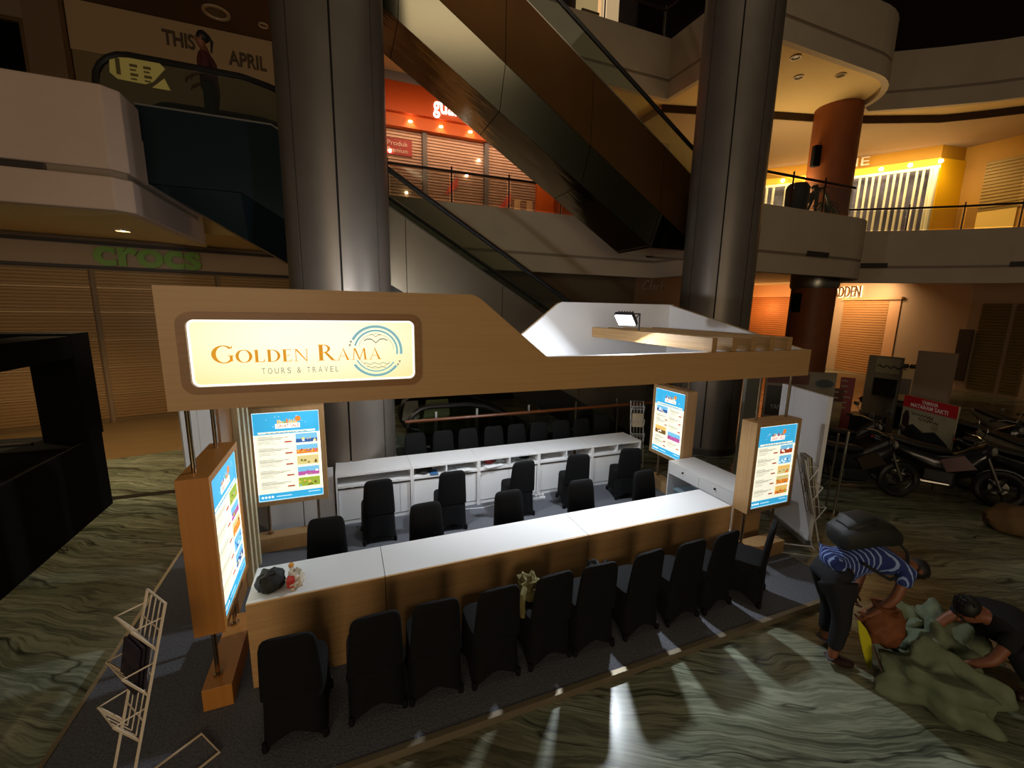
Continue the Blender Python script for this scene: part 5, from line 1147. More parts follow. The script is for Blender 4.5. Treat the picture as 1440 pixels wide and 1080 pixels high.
# banners and boards further back
def rollup(label, px0, px1, py0, D, h, colr, col2, seed):
    a, b = dh(px0, py0, D), dh(px1, py0, D); t = thing('roll_up_banner', label, 'banner', ((a.x+b.x)/2, (a.y+b.y)/2, G))
    obj('banner_sheet', bar(MB(), a, b, G+0.08, a.z, 0, 0, 0.012), mat(colr[0], colr[1], 0.55, var=0.25, scale=(2, 2, 2)), t)
    obj('base_cassette', bar(MB(), a, b, G, G+0.08, 0.02, -0.08, 0.08), mat('dark_cassette', '#1e1c1a', 0.4), t)
    d, n, L = frame_of(a, b)
    if col2: obj('banner_header', bar(MB(), a, b, a.z-0.3, a.z, 0, 0.013, 0.016), mat(*col2, 0.55), t)
    mb = MB(); rnd = random.Random(seed)
    for k in range(6):
        z = a.z-0.1-k*0.13; u = rnd.uniform(0.05, 0.2)*L; w = rnd.uniform(0.4, 0.7)*L
        mb.face([Vector((*a.xy, 0))+n*0.018+d*q+Vector((0, 0, zz)) for q, zz in ((u, z), (u+w, z), (u+w, z+0.035), (u, z+0.035))])
    obj('printed_lines', mb, mat('banner_print', '#8d7f6e', 0.6), t)
rollup('cream roll-up banner with red header beside the stand wall', 1166, 1188, 545, 12.0, 1.5, ('cream_banner', '#8f7b50'), ('dark_red_strip', '#4a1c16'), 3)
rollup('red roll-up banner right of the cream one', 1183, 1204, 530, 12.8, 1.6, ('red_banner', '#7c2a2a'), None, 4)
for (x0, x1, y0, D, nm, label, m) in ((1226, 1273, 499, 14.5, 'display_kiosk', 'grey display kiosk with a dark screen behind the red-headed board', mat('grey_kiosk', '#7d7360', 0.6)), (1296, 1349, 493, 13.2, 'plain_board', 'plain taupe board standing right of the kiosk', mat('taupe_board', '#806a56', 0.7))):
    a, b = dh(x0, y0, D), dh(x1, y0+4, D-0.3); t = wall_board(nm, label, 'board', a.xy, b.xy, G, a.z, m, 0.10)
    d, n, L = frame_of(a, b)
    if nm == 'display_kiosk':
        obj('dark_screen', bar(MB(), along(a, b, 0.32), along(a, b, 0.98), a.z-1.0, a.z-0.55, 0, 0.101, 0.16), mat('dark_screen', '#0e0c0e'), t)
        mb = MB(); obj('header_panel', bar(mb, along(a, b, 0.25), along(a, b, 0.98), a.z-0.42, a.z-0.05, 0, 0.101, 0.115), mat('pale_header', '#948a70', 0.6), t)
        mb = MB(); q = Vector((*along(a, b, 0.32), a.z-0.25)); mb.tube([q+n*0.12+d*(0.6*i/14)+Vector((0, 0, 0.035*math.sin(i*1.7))) for i in range(15)], 0.014, 5); obj('script_print', mb, mat('dark_script', '#2c2416'), t)
        obj('low_cabinet', bar(MB(), along(a, b, 0.1), along(a, b, 1.1), G, 0.62, 0, 0.5, 0.9), mat('black_cabinet', '#14181a', 0.5), t)
a, b = dh(1266, 516, 17.0), dh(1290, 518, 17.0); t = wall_board('cream_machine', 'cream upright machine with a small window between kiosk and taupe board', 'machine', a.xy, b.xy, G, a.z, mat('cream_machine', '#c7a878', 0.6), 0.3)
d, n, L = frame_of(a, b); obj('window', bar(MB(), along(a, b, 0.2), along(a, b, 0.8), a.z-0.75, a.z-0.3, 0, 0.301, 0.33), mat('grey_window', '#6c6258', 0.3), t); obj('dark_slot', bar(MB(), along(a, b, 0.0), along(a, b, 0.95), a.z-1.05, a.z-0.95, 0, 0.301, 0.33), mat('dark_slot', '#1a1512', 0.5), t)
for u in (0.3, 0.75): q = along(a, b, u); obj('knob', MB().ball((q[0]+n.x*0.15, q[1]+n.y*0.15, a.z+0.05), 0.09, 8), mat('dark_slot', '#1a1512'), t)
wall_board('grey_panel', 'narrow grey green panel standing between the right column and the right front lightbox', 'panel', (6.98, 5.74), (7.78, 6.04), G, 1.95, mat('grey_green_panel', '#7d8078', 0.6))
# queue pole
t = thing('stand_pole', 'thin shiny metal pole stand beside the tall white board', 'pole', (7.14, 3.97, G))
obj('pole', MB().cyl((7.14, 3.97, G+0.02), (7.10, 3.92, 1.33), 0.02, 10), CHROME, t, True); obj('foot', MB().lathe([(0.16, 0), (0.15, 0.02), (0.03, 0.035)], (7.14, 3.97, G), 20), STEEL, t, True); obj('pole', MB().cyl((7.07, 4.06, G), (7.04, 4.02, 1.28), 0.014, 8), STEEL, t, True)

# ---- motorbikes
def make_bike(label, group, paint, accent):
    t = thing('motorbike', label, 'motorbike', (0, 0, G), group)
    t.location = (0, 0, 0)
    R_ = 0.29
    for x, nm in ((0.64, 'front_wheel'), (-0.62, 'rear_wheel')):
        w = obj(nm, MB().torus((x, 0, R_), R_-0.05, 0.055, 'y', 24, 8), BLACKG, t, True)
        sp = MB(); sp.torus((x, 0, R_), R_-0.10, 0.012, 'y', 20, 5)
        for k in range(5): a = 2*PI*k/5; sp.cyl((x, 0, R_), (x+(R_-0.10)*math.cos(a), 0, R_+(R_-0.10)*math.sin(a)), 0.014, 6)
        sp.cyl((x, -0.05, R_), (x, 0.05, R_), 0.045, 12); obj('spoke_rim', sp, mat('dark_alloy', '#3a3a3c', 0.35, 0.8), w)
        obj('brake_disc', MB().cyl((x, 0.055, R_), (x, 0.062, R_), 0.11, 18), STEEL, w)
    fk = MB()
    for y in (-0.08, 0.08): fk.cyl((0.64, y, R_), (0.42, y, 0.82), 0.020, 8)
    obj('front_fork', fk, STEEL, t)
    obj('front_fender', MB().loft([[(0.64+(R_+0.03)*math.cos(a), y, R_+(R_+0.03)*math.sin(a)) for y in (-0.06, 0.06)]+[(0.64+(R_+0.015)*math.cos(a), y, R_+(R_+0.015)*math.sin(a)) for y in (0.06, -0.06)] for a in [math.radians(q) for q in range(20, 151, 13)]]), paint, t, True)
    def sec(x, w, z0, z1): return [(x, w*math.cos(a), (z0+z1)/2+(z1-z0)/2*math.sin(a)) for a in [2*PI*i/14 for i in range(14)]]
    obj('body_shell', MB().loft([sec(0.50, 0.05, 0.62, 0.92), sec(0.42, 0.14, 0.48, 0.95), sec(0.28, 0.15, 0.36, 0.86), sec(0.10, 0.12, 0.28, 0.72), sec(-0.10, 0.12, 0.30, 0.70), sec(-0.35, 0.14, 0.42, 0.76), sec(-0.62, 0.12, 0.56, 0.80), sec(-0.86, 0.05, 0.70, 0.84)]), paint, t, True)
    obj('seat', MB().loft([sec(0.08, 0.06, 0.70, 0.76), sec(-0.05, 0.12, 0.69, 0.80), sec(-0.30, 0.15, 0.72, 0.82), sec(-0.55, 0.13, 0.76, 0.87), sec(-0.78, 0.08, 0.80, 0.88)]), mat('black_seat_vinyl', '#141313', 0.5), t, True)
    obj('engine_block', MB().box(-0.22, 0.16, -0.13, 0.13, 0.20, 0.44), mat('dark_engine', '#252525', 0.4, 0.6), t, bevel=0.03)
    obj('exhaust', MB().tube([(0.1, -0.14, 0.24), (-0.2, -0.17, 0.24), (-0.45, -0.18, 0.30), (-0.80, -0.19, 0.38)], 0.028, 9, r2=0.055), mat('dark_chrome', '#6a6661', 0.25, 1.0), t, True)
    obj('handlebar', MB().tube([(0.26, -0.36, 0.98), (0.34, -0.18, 1.0), (0.40, 0, 0.96), (0.34, 0.18, 1.0), (0.26, 0.36, 0.98)], 0.014, 7), CHROME, t, True)
    for y in (-1, 1):
        obj('grip', MB().cyl((0.28, y*0.31, 0.985), (0.24, y*0.40, 0.975), 0.020, 8), BLACKG, t)
        m_ = MB(); m_.tube([(0.32, y*0.22, 1.0), (0.34, y*0.27, 1.12), (0.34, y*0.32, 1.17)], 0.006, 5); m_.ball((0.34, y*0.34, 1.20), (0.015, 0.065, 0.045), 10); obj('mirror', m_, mat('mirror_shell', '#8f8a84', 0.2, 0.9), t, True)
    obj('headlight', MB().ball((0.50, 0, 0.84), (0.05, 0.09, 0.07), 12), mat('lamp_glass', '#77746c', 0.12), t, True)
    obj('tail_light', MB().ball((-0.88, 0, 0.78), (0.025, 0.05, 0.03), 10), mat('red_lens', '#8f1218', 0.2), t, True)
    obj('side_panel', MB().prism([(0.36, 0.56), (0.20, 0.74), (-0.05, 0.62), (0.05, 0.44)], 'y', -0.152, -0.128), accent, t)
    obj('side_panel', MB().prism([(0.36, 0.56), (0.20, 0.74), (-0.05, 0.62), (0.05, 0.44)], 'y', 0.128, 0.152), accent, t)
    obj('side_stand', MB().cyl((-0.05, 0.12, 0.25), (-0.02, 0.30, 0.0), 0.012, 6), STEEL, t)
    return t
gl = mat('gloss_black_paint', '#0c0d10', 0.22); red = mat('gloss_red_paint', '#430d0f', 0.25); wh = mat('pale_grey_paint', '#6f6a5c', 0.3); brn = mat('bronze_paint', '#2e2217', 0.35)
gB = 'motorbikes on show'
k1 = make_bike('black motorbike with bronze side panel nearest the metal pole stand', gB, gl, brn); k1.location = (8.35, 4.45, G); k1.rotation_euler = (0, 0, math.radians(-32))
k2 = make_bike('black motorbike with red flash in the middle before the promotion board', gB, gl, red); k2.location = (9.75, 3.85, G); k2.rotation_euler = (0, 0, math.radians(-62))
k3 = dup(k1, (10.75, 3.1, G), math.radians(-80), 'dark motorbike right of the red flashed one, front wheel turned to the viewer', gB)
k4 = make_bike('pale grey motorbike at the right edge of the photo', gB, wh, gl); k4.location = (11.6, 3.25, G); k4.rotation_euler = (0, 0, math.radians(-100))
k5 = dup(k2, (12.5, 4.4, G), math.radians(-95), 'red flashed motorbike behind the pale grey one', gB)
k6 = dup(k1, (9.35, 5.15, G), math.radians(-20), 'dark motorbike behind, close to the stand wall', gB)
k7 = dup(k1, (13.4, 6.2, G), math.radians(-80), 'dark motorbike farthest back under the olive shutters', gB)
k8 = dup(k4, (14.0, 4.4, G), math.radians(-110), 'pale grey motorbike behind at the right edge', gB)
for o in (k1, k2, k3, k4, k5, k6, k7, k8): o.scale = (1.12, 1.12, 1.12)   # root_scale: full-size machines
# ================================================================== PEOPLE
def skinned(name, J, B, m, parent, root, sub=2):
    me = bpy.data.meshes.new(name); bm = bmesh.new(); ly = bm.verts.layers.skin.verify()
    off = wloc(parent) if parent else Vector((0, 0, 0)); V = {}
    for k, (p, r) in J.items():
        v = bm.verts.new(Vector(p)-off); rr = r if isinstance(r, (tuple, list)) else (r, r); v[ly].radius = rr; v[ly].use_root = (k == root); V[k] = v
    for a, b in B: bm.edges.new((V[a], V[b]))
    bm.to_mesh(me); bm.free(); me.materials.append(m)
    o = bpy.data.objects.new(name, me); COL.objects.link(o); o.parent = parent
    s = o.modifiers.new('skin', 'SKIN'); s.use_smooth_shade = True
    u = o.modifiers.new('sub', 'SUBSURF'); u.levels = sub; u.render_levels = sub
    return o
def chain(*names): return list(zip(names, names[1:]))
def hand(J, B, wrist, wp, d, n, curl, pre, s=1.0):
    """palm and five fingers from a wrist point; d along the hand, n palm normal, curl bends towards n"""
    d, n = Vector(d).normalized(), Vector(n).normalized(); w = d.cross(n).normalized(); wp = Vector(wp)
    J[pre+'palm'] = (wp+d*0.05*s, 0.022*s); J[pre+'palm2'] = (wp+d*0.085*s, 0.022*s); B += [(wrist, pre+'palm'), (pre+'palm', pre+'palm2')]
    for i, (off, L) in enumerate(((-0.030, 0.075), (-0.010, 0.085), (0.010, 0.080), (0.029, 0.062))):
        p = wp+d*0.088*s+w*off*s; prev = pre+'palm2'; a = 0.25
        for k in range(3):
            a += curl*0.55; p = p+(d*math.cos(a)+n*math.sin(a))*L*s*(0.42, 0.33, 0.25)[k]; nm = '%sf%d%d' % (pre, i, k); J[nm] = (p, (0.0095, 0.0085, 0.007)[k]*s); B.append((prev, nm)); prev = nm
    p1 = wp+d*0.045*s-w*0.040*s+n*0.01; p2 = p1+(d*0.7-w*0.45+n*0.5).normalized()*0.04*s; J[pre+'t1'] = (p1, 0.012*s); J[pre+'t2'] = (p2, 0.009*s); B += [(pre+'palm', pre+'t1'), (pre+'t1', pre+'t2')]
def head(J, B, neck, hp, up, fwd, s=1.0):
    up, fwd = Vector(up).normalized(), Vector(fwd).normalized(); hp = Vector(hp)
    J['h0'] = (hp-up*0.06*s+fwd*0.02*s, (0.055*s, 0.062*s)); J['h1'] = (hp+up*0.03*s, (0.075*s, 0.088*s)); J['h2'] = (hp+up*0.095*s-fwd*0.01, (0.050*s, 0.060*s)); B += [(neck, 'h0'), ('h0', 'h1'), ('h1', 'h2')]
def face_parts(t, hp, up, fwd, s=1.0):
    up, fwd = Vector(up).normalized(), Vector(fwd).normalized(); sd = fwd.cross(up).normalized(); hp = Vector(hp)
    R3 = Matrix((sd, fwd, up)).transposed().to_4x4()
    for q in (-1, 1): obj('eye', MB().ball(hp+fwd*0.078*s+sd*q*0.031*s+up*0.022*s, 0.011*s, 8), mat('eye_dark', '#1a1512', 0.3), t, True)
    mb = MB(); mb.ball(hp+fwd*0.094*s-up*0.005*s, (0.013*s, 0.018*s, 0.022*s), 8, M=R3); obj('nose', mb, SKIN, t, True)
    for q in (-1, 1): obj('ear', MB().ball(hp+sd*q*0.079*s-fwd*0.005*s, (0.010*s, 0.020*s, 0.030*s), 8, M=R3), SKIN, t, True)
    obj('mouth', MB().ball(hp+fwd*0.082*s-up*0.045*s, (0.024*s, 0.008*s, 0.007*s), 8, M=R3), mat('lips', '#6a352c', 0.5), t, True)
    mb = MB(); rnd = random.Random(5)
    mb.ball(hp+up*0.05*s-fwd*0.022*s, (0.087*s, 0.095*s, 0.082*s), 18, M=R3)
    for k in range(46):
        a, b = rnd.uniform(0, 6.28), rnd.uniform(0.15, 1.3); v = sd*math.cos(a)*math.sin(b)+fwd*(math.sin(a)*math.sin(b))+up*math.cos(b)
        if v.dot(fwd) > 0.75: continue
        p = hp+up*0.05*s-fwd*0.022*s+v*0.080*s; mb.tube([p, p+v*0.012*s+up*0.004*s], 0.012*s, 5, r2=0.004*s)
    obj('hair', mb, HAIR, t, True)
def slim_body(J, B, t):
    K = {}
    for k, (p, r) in J.items():
        c = 0.80 if k in ('pelvis', 'waist', 'chest', 'upper', 'lsh', 'rsh', 'lhip', 'rhip', 'lknee', 'rknee') else 1.0
        K[k] = (p, tuple(q*c for q in r) if isinstance(r, tuple) else r*c)
    return skinned('body', K, B, SKIN, t, 'pelvis')
stripe = bpy.data.materials.new('blue_striped_cloth'); stripe.use_nodes = True
_nt = stripe.node_tree; _b = _nt.nodes['Principled BSDF']; _tc = _nt.nodes.new('ShaderNodeTexCoord'); _wv = _nt.nodes.new('ShaderNodeTexWave'); _wv.inputs['Scale'].default_value = 10; _wv.inputs['Distortion'].default_value = 0.2; _wv.inputs['Detail'].default_value = 0
_mp = _nt.nodes.new('ShaderNodeMapping'); _mp.inputs['Rotation'].default_value = (0, 0, math.radians(-20))
_rp = _nt.nodes.new('ShaderNodeValToRGB'); _rp.color_ramp.elements[0].color = lin('#1f2f6e'); _rp.color_ramp.elements[1].color = lin('#8fa8d8'); _rp.color_ramp.elements[0].position = 0.80; _rp.color_ramp.elements[1].position = 0.90
_nt.links.new(_tc.outputs['Object'], _mp.inputs[0]); _nt.links.new(_mp.outputs[0], _wv.inputs['Vector']); _nt.links.new(_wv.outputs['Fac'], _rp.inputs[0]); _nt.links.new(_rp.outputs[0], _b.inputs['Base Color']); _b.inputs['Roughness'].default_value = 0.85
NAVY = mat('dark_navy_cloth', '#0b0d13', 0.85)
# ---- bending man with backpack: e points along his back (to the right of the photo), s to his left side
P0 = Vector((4.12, 2.14, G)); e = Vector((0.93, -0.37, 0)); sd = Vector((0.37, 0.93, 0)); zz = Vector((0, 0, 1))
t = thing('person', 'person bending over in a blue striped shirt with a black backpack', 'person', tuple(P0))
pt = lambda a, b, c: P0+e*a+sd*b+zz*c
J = {}; B = []
J['pelvis'] = (pt(-0.11, 0, 0.90), (0.125, 0.15)); J['waist'] = (pt(0.05, 0, 0.98), (0.11, 0.14)); J['chest'] = (pt(0.24, 0, 1.03), (0.12, 0.16)); J['upper'] = (pt(0.40, 0, 1.02), (0.10, 0.14)); J['neck'] = (pt(0.51, 0, 0.97), 0.055)
B += chain('pelvis', 'waist', 'chest', 'upper', 'neck')
HP = pt(0.64, 0.02, 0.90); hup = Vector(e*0.8-zz*0.6); hfw = Vector(-zz*0.75-e*0.5); head(J, B, 'neck', HP, hup, hfw)
for q, a in (('l', 0.10), ('r', -0.10)):
    k = 1 if q == 'l' else -1
    J[q+'hip'] = (pt(-0.12, a, 0.82), 0.088); J[q+'knee'] = (pt(0.0+0.03*k, a*1.15, 0.46), 0.062); J[q+'ank'] = (pt(-0.02+0.05*k, a*1.2, 0.09), 0.042); J[q+'heel'] = (pt(0.0+0.05*k, a*1.25, 0.045), 0.040); J[q+'toe'] = (pt(0.17+0.05*k, a*1.5, 0.030), 0.030)
    B += [('pelvis', q+'hip')]+chain(q+'hip', q+'knee', q+'ank', q+'heel', q+'toe')
    sh = pt(0.41, a*1.75, 0.98); J[q+'sh'] = (sh, 0.058); el = pt(0.34+0.03*k, a*2.1, 0.74); J[q+'el'] = (el, 0.042); wr = pt(0.24+0.06*k, a*1.6, 0.55); J[q+'wr'] = (wr, 0.028)
    B += [('upper', q+'sh')]+chain(q+'sh', q+'el', q+'wr'); hand(J, B, q+'wr', wr, (wr-el), (e*0.3-sd*k), 1.1, q)
slim_body(J, B, t)
def sub(keys, grow): return {k: (J[k][0], tuple(x+grow for x in J[k][1]) if isinstance(J[k][1], tuple) else J[k][1]+grow) for k in keys}
JS = sub(['waist', 'chest', 'upper', 'lsh', 'rsh'], 0.014); JS['hemS'] = (pt(-0.14, 0, 0.86), (0.150, 0.18)); JS['midS'] = (pt(-0.06, 0, 0.92), (0.145, 0.175)); 
for q in 'lr': JS[q+'slv'] = (J[q+'sh'][0]*0.45+J[q+'el'][0]*0.55, 0.062)
skinned('striped_shirt', JS, chain('hemS', 'midS', 'waist', 'chest', 'upper')+[('upper', 'lsh'), ('lsh', 'lslv'), ('upper', 'rsh'), ('rsh', 'rslv')], stripe, t, 'waist')
JT = sub(['pelvis', 'lhip', 'rhip', 'lknee', 'rknee'], 0.018)
for q in 'lr': JT[q+'cuff'] = (J[q+'knee'][0]*0.15+J[q+'ank'][0]*0.85, 0.060)
JT['wst'] = (J['pelvis'][0]*0.3+J['waist'][0]*0.7, (0.115, 0.145))
skinned('trousers', JT, [('wst', 'pelvis'), ('pelvis', 'lhip'), ('lhip', 'lknee'), ('lknee', 'lcuff'), ('pelvis', 'rhip'), ('rhip', 'rknee'), ('rknee', 'rcuff')], NAVY, t, 'pelvis')
JH = sub(['lank', 'lheel', 'ltoe'], 0.010); skinned('shoe', JH, chain('lank', 'lheel', 'ltoe'), mat('maroon_shoe', '#2a1512', 0.5), t, 'lheel'); JH = sub(['rank', 'rheel', 'rtoe'], 0.010); skinned('shoe', JH, chain('rank', 'rheel', 'rtoe'), mat('maroon_shoe', '#2a1512'), t, 'rheel')
face_parts(t, HP, hup, hfw)
t2 = thing('backpack', 'black backpack on the back of the bending person', 'backpack', tuple(pt(0.25, 0, 1.2)))
Mb = Matrix.Translation(pt(0.12, 0, 1.255)) @ Matrix.Rotation(math.radians(-6), 4, sd) @ Matrix((e, sd, zz)).transposed().to_4x4()
def bsec(x, hw, z0, z1): return [Mb @ Vector((x, hw*math.cos(a)*(abs(math.cos(a))**4+abs(math.sin(a))**4)**-.25, (z0+z1)/2+(z1-z0)/2*math.sin(a)*(abs(math.cos(a))**3+abs(math.sin(a))**3)**(-1/3))) for a in [2*PI*i/20 for i in range(20)]]
obj('pack_body', MB().loft([bsec(-0.25, 0.09, -0.10, 0.02), bsec(-0.23, 0.14, -0.12, 0.06), bsec(-0.12, 0.16, -0.11, 0.12), bsec(0.05, 0.16, -0.10, 0.14), bsec(0.18, 0.15, -0.11, 0.10), bsec(0.25, 0.12, -0.11, 0.03), bsec(0.27, 0.06, -0.09, -0.02)]), mat('black_nylon', '#191a18', 0.6, var=0.3, scale=(15, 15, 15)), t2, True)
obj('front_pocket', MB().loft([bsec(-0.19, 0.08, 0.04, 0.10), bsec(-0.14, 0.115, 0.04, 0.155), bsec(0.02, 0.115, 0.06, 0.175), bsec(0.08, 0.07, 0.08, 0.15)]), mat('black_nylon', '#191a18'), t2, True)
for k in (-1, 1): obj('strap', MB().tube([Mb @ Vector(p) for p in ((0.22, k*0.08, -0.05), (0.30, k*0.11, -0.16), (0.27, k*0.17, -0.32), (0.10, k*0.185, -0.36), (-0.12, k*0.16, -0.20))], 0.014, 6), mat('black_nylon', '#191a18'), t2, True)
# ---- crouching man at the right edge
P1 = Vector((5.25, 1.40, G)); e = Vector((-0.93, 0.37, 0)); sd = Vector((-0.37, -0.93, 0))
P0 = P1; pt = lambda a, b, c: P0+e*a+sd*b+zz*c
t = thing('person', 'dark haired person in a black shirt crouching over the green cloth', 'person', tuple(P0))
J = {}; B = []
J['pelvis'] = (pt(-0.20, 0, 0.36), (0.13, 0.15)); J['waist'] = (pt(-0.08, 0, 0.50), (0.115, 0.14)); J['chest'] = (pt(0.10, 0, 0.60), (0.12, 0.16)); J['upper'] = (pt(0.22, 0, 0.64), (0.10, 0.145)); J['neck'] = (pt(0.32, 0, 0.66), 0.055); B += chain('pelvis', 'waist', 'chest', 'upper', 'neck')
HP = pt(0.44, 0, 0.68); hup = e*0.55+zz*0.75; hfw = e*0.7-zz*0.7; head(J, B, 'neck', HP, hup, hfw)
for q, a in (('l', 0.10), ('r', -0.10)):
    k = 1 if q == 'l' else -1
    J[q+'hip'] = (pt(-0.17, a, 0.34), 0.09); J[q+'knee'] = (pt(0.20, a*1.9, 0.46), 0.064); J[q+'ank'] = (pt(-0.08, a*1.7, 0.09), 0.042); J[q+'heel'] = (pt(-0.08, a*1.7, 0.045), 0.04); J[q+'toe'] = (pt(0.10, a*1.9, 0.030), 0.030)
    B += [('pelvis', q+'hip')]+chain(q+'hip', q+'knee', q+'ank', q+'heel', q+'toe')
    J[q+'sh'] = (pt(0.22, a*1.8, 0.60), 0.058); el = pt(0.40, a*2.2, 0.40); J[q+'el'] = (el, 0.042); wr = pt(0.56, a*1.2, 0.26); J[q+'wr'] = (wr, 0.028); B += [('upper', q+'sh')]+chain(q+'sh', q+'el', q+'wr'); hand(J, B, q+'wr', wr, wr-el, -zz-sd*k*0.4, 0.8, q)
slim_body(J, B, t)
JS = sub(['waist', 'chest', 'upper', 'lsh', 'rsh', 'neck'], 0.014); JS['hemS'] = (pt(-0.24, 0, 0.42), (0.145, 0.17))
for q in 'lr': JS[q+'slv'] = (J[q+'sh'][0]*0.45+J[q+'el'][0]*0.55, 0.062)
skinned('black_shirt', JS, chain('hemS', 'waist', 'chest', 'upper', 'neck')+[('upper', 'lsh'), ('lsh', 'lslv'), ('upper', 'rsh'), ('rsh', 'rslv')], mat('black_tshirt', '#08090c', 0.9), t, 'waist')
JT = sub(['pelvis', 'lhip', 'rhip', 'lknee', 'rknee'], 0.018)
for q in 'lr': JT[q+'cuff'] = (J[q+'knee'][0]*0.15+J[q+'ank'][0]*0.85, 0.058)
JT['wst'] = (J['pelvis'][0]*0.3+J['waist'][0]*0.7, (0.115, 0.145))
skinned('trousers', JT, [('wst', 'pelvis'), ('pelvis', 'lhip'), ('lhip', 'lknee'), ('lknee', 'lcuff'), ('pelvis', 'rhip'), ('rhip', 'rknee'), ('rknee', 'rcuff')], NAVY, t, 'pelvis')
for q in 'lr': JH = sub([q+'ank', q+'heel', q+'toe'], 0.010); skinned('shoe', JH, chain(q+'ank', q+'heel', q+'toe'), mat('maroon_shoe', '#2a1512'), t, q+'heel')
face_parts(t, HP, hup, hfw)
# ---- standing woman on the landing
P0 = Vector((-1.86, 9.1, 5.657)); e = Vector((-0.6, -0.8, 0)); sd = Vector((0.8, -0.6, 0)); e = Vector((-1, 0, 0)); sd = Vector((0, -1, 0)); pt = lambda a, b, c: P0+e*a+sd*b+zz*c
t = thing('person', 'person in a dark red top standing on the escalator landing', 'person', tuple(P0))
J = {}; B = []
J['pelvis'] = (pt(-0.02, 0, 0.92), (0.12, 0.15)); J['waist'] = (pt(0, 0, 1.08), (0.10, 0.125)); J['chest'] = (pt(0.01, 0, 1.28), (0.105, 0.15)); J['upper'] = (pt(0.0, 0, 1.40), (0.085, 0.13)); J['neck'] = (pt(0.02, 0, 1.50), 0.05); B += chain('pelvis', 'waist', 'chest', 'upper', 'neck')
HP = pt(0.05, 0, 1.62); head(J, B, 'neck', HP, zz, e); 
for q, a in (('l', 0.09), ('r', -0.09)):
    J[q+'hip'] = (pt(-0.02, a, 0.86), 0.085); J[q+'knee'] = (pt(0.01, a, 0.47), 0.058); J[q+'ank'] = (pt(-0.02, a, 0.085), 0.038); J[q+'heel'] = (pt(-0.02, a, 0.045), 0.038); J[q+'toe'] = (pt(0.14, a*1.2, 0.03), 0.028)
    B += [('pelvis', q+'hip')]+chain(q+'hip', q+'knee', q+'ank', q+'heel', q+'toe')
    J[q+'sh'] = (pt(0, a*1.8, 1.38), 0.05); el = pt(-0.02, a*2.3, 1.12); J[q+'el'] = (el, 0.038); wr = pt(0.18, a*1.8, 1.02); J[q+'wr'] = (wr, 0.025); B += [('upper', q+'sh')]+chain(q+'sh', q+'el', q+'wr'); hand(J, B, q+'wr', wr, wr-el, -zz, 0.7, q)
slim_body(J, B, t)
JS = sub(['waist', 'chest', 'upper', 'lsh', 'rsh', 'lel', 'rel'], 0.013); JS['hemS'] = (pt(-0.01, 0, 0.86), (0.14, 0.165))
skinned('red_top', JS, chain('hemS', 'waist', 'chest', 'upper')+[('upper', 'lsh'), ('lsh', 'lel'), ('upper', 'rsh'), ('rsh', 'rel')], mat('dark_red_top', '#4a1a18', 0.85), t, 'waist')
JT = sub(['pelvis', 'lhip', 'rhip', 'lknee', 'rknee'], 0.022)
for q in 'lr': JT[q+'cuff'] = (J[q+'knee'][0]*0.1+J[q+'ank'][0]*0.9, 0.06)
JT['wst'] = (J['pelvis'][0]*0.3+J['waist'][0]*0.7, (0.11, 0.14))
skinned('trousers', JT, [('wst', 'pelvis'), ('pelvis', 'lhip'), ('lhip', 'lknee'), ('lknee', 'lcuff'), ('pelvis', 'rhip'), ('rhip', 'rknee'), ('rknee', 'rcuff')], mat('black_green_cloth', '#0e1411', 0.9), t, 'pelvis')
face_parts(t, HP, zz, e)
obj('ponytail', MB().tube([HP-e*0.09+zz*0.06, HP-e*0.14, HP-e*0.12-zz*0.16], 0.035, 8, r2=0.012), HAIR, t, True)

# ================================================================== CLOTH AND LITTER AT THE RIGHT
GREEN = mat('green_cloth', '#68735a', 0.8, var=0.25, scale=(6, 6, 6))
def floor_at(x, y): return (x, y, G)
for i, (px, py, r, s, lab) in enumerate(((1312, 985, (0.40, 0.27, 0.27), 61, 'long green cloth heap nearest the lower right corner'), (1312, 925, (0.32, 0.28, 0.30), 63, 'folded green cloth heap before the crouching person'), (1265, 905, (0.24, 0.20, 0.26), 66, 'small green cloth heap under the orange sack'))):
    v = hitv(px, py, (0, 0, G), (0, 0, 1)); t = thing('cloth_heap', lab, 'cloth', (v.x, v.y, G), 'green cloth heaps')
    mb = crumple(MB(), (0, 0, 0), r, s, n=72, amp=0.26, fold=(5.5, 5.0, 4.5)[i]); mb.xf(Matrix.Translation((v.x, v.y, G)) @ Matrix.Rotation(math.radians((-48, 20, 60)[i]), 4, 'Z')); obj('cloth_folds', mb, GREEN, t, True)
v = hitv(1400, 905, (0, 0, G), (0, 0, 1)); t = thing('brown_sheet', 'brown sheet spread beside the green cloth', 'sheet', (v.x, v.y, G))
mb = crumple(MB(), (v.x+0.1, v.y-0.25, G), (0.42, 0.5, 0.07), 71, n=40, amp=0.2, fold=4); obj('sheet_cloth', mb, mat('brown_cloth', '#6b5334', 0.85), t, True)
v = hitv(1243, 872, (0, 0, 0.42), (0, 0, 1)); t = thing('orange_sack', 'rust orange sack held under the bending person', 'sack', (v.x, v.y, 0.12))
mb = crumple(MB(), (v.x, v.y, 0.38), (0.19, 0.15, 0.19), 74, n=32, amp=0.12, flat=False); mb.loft([[(v.x+0.05*math.cos(a)-0.05, v.y+0.05*math.sin(a), 0.52) for a in [2*PI*i/12 for i in range(12)]], [(v.x+0.09*math.cos(a)-0.06, v.y+0.09*math.sin(a), 0.60) for a in [2*PI*i/12 for i in range(12)]]]); obj('sack_cloth', mb, mat('rust_orange_cloth', '#75421f', 0.75, var=0.2, scale=(8, 8, 8)), t, True)
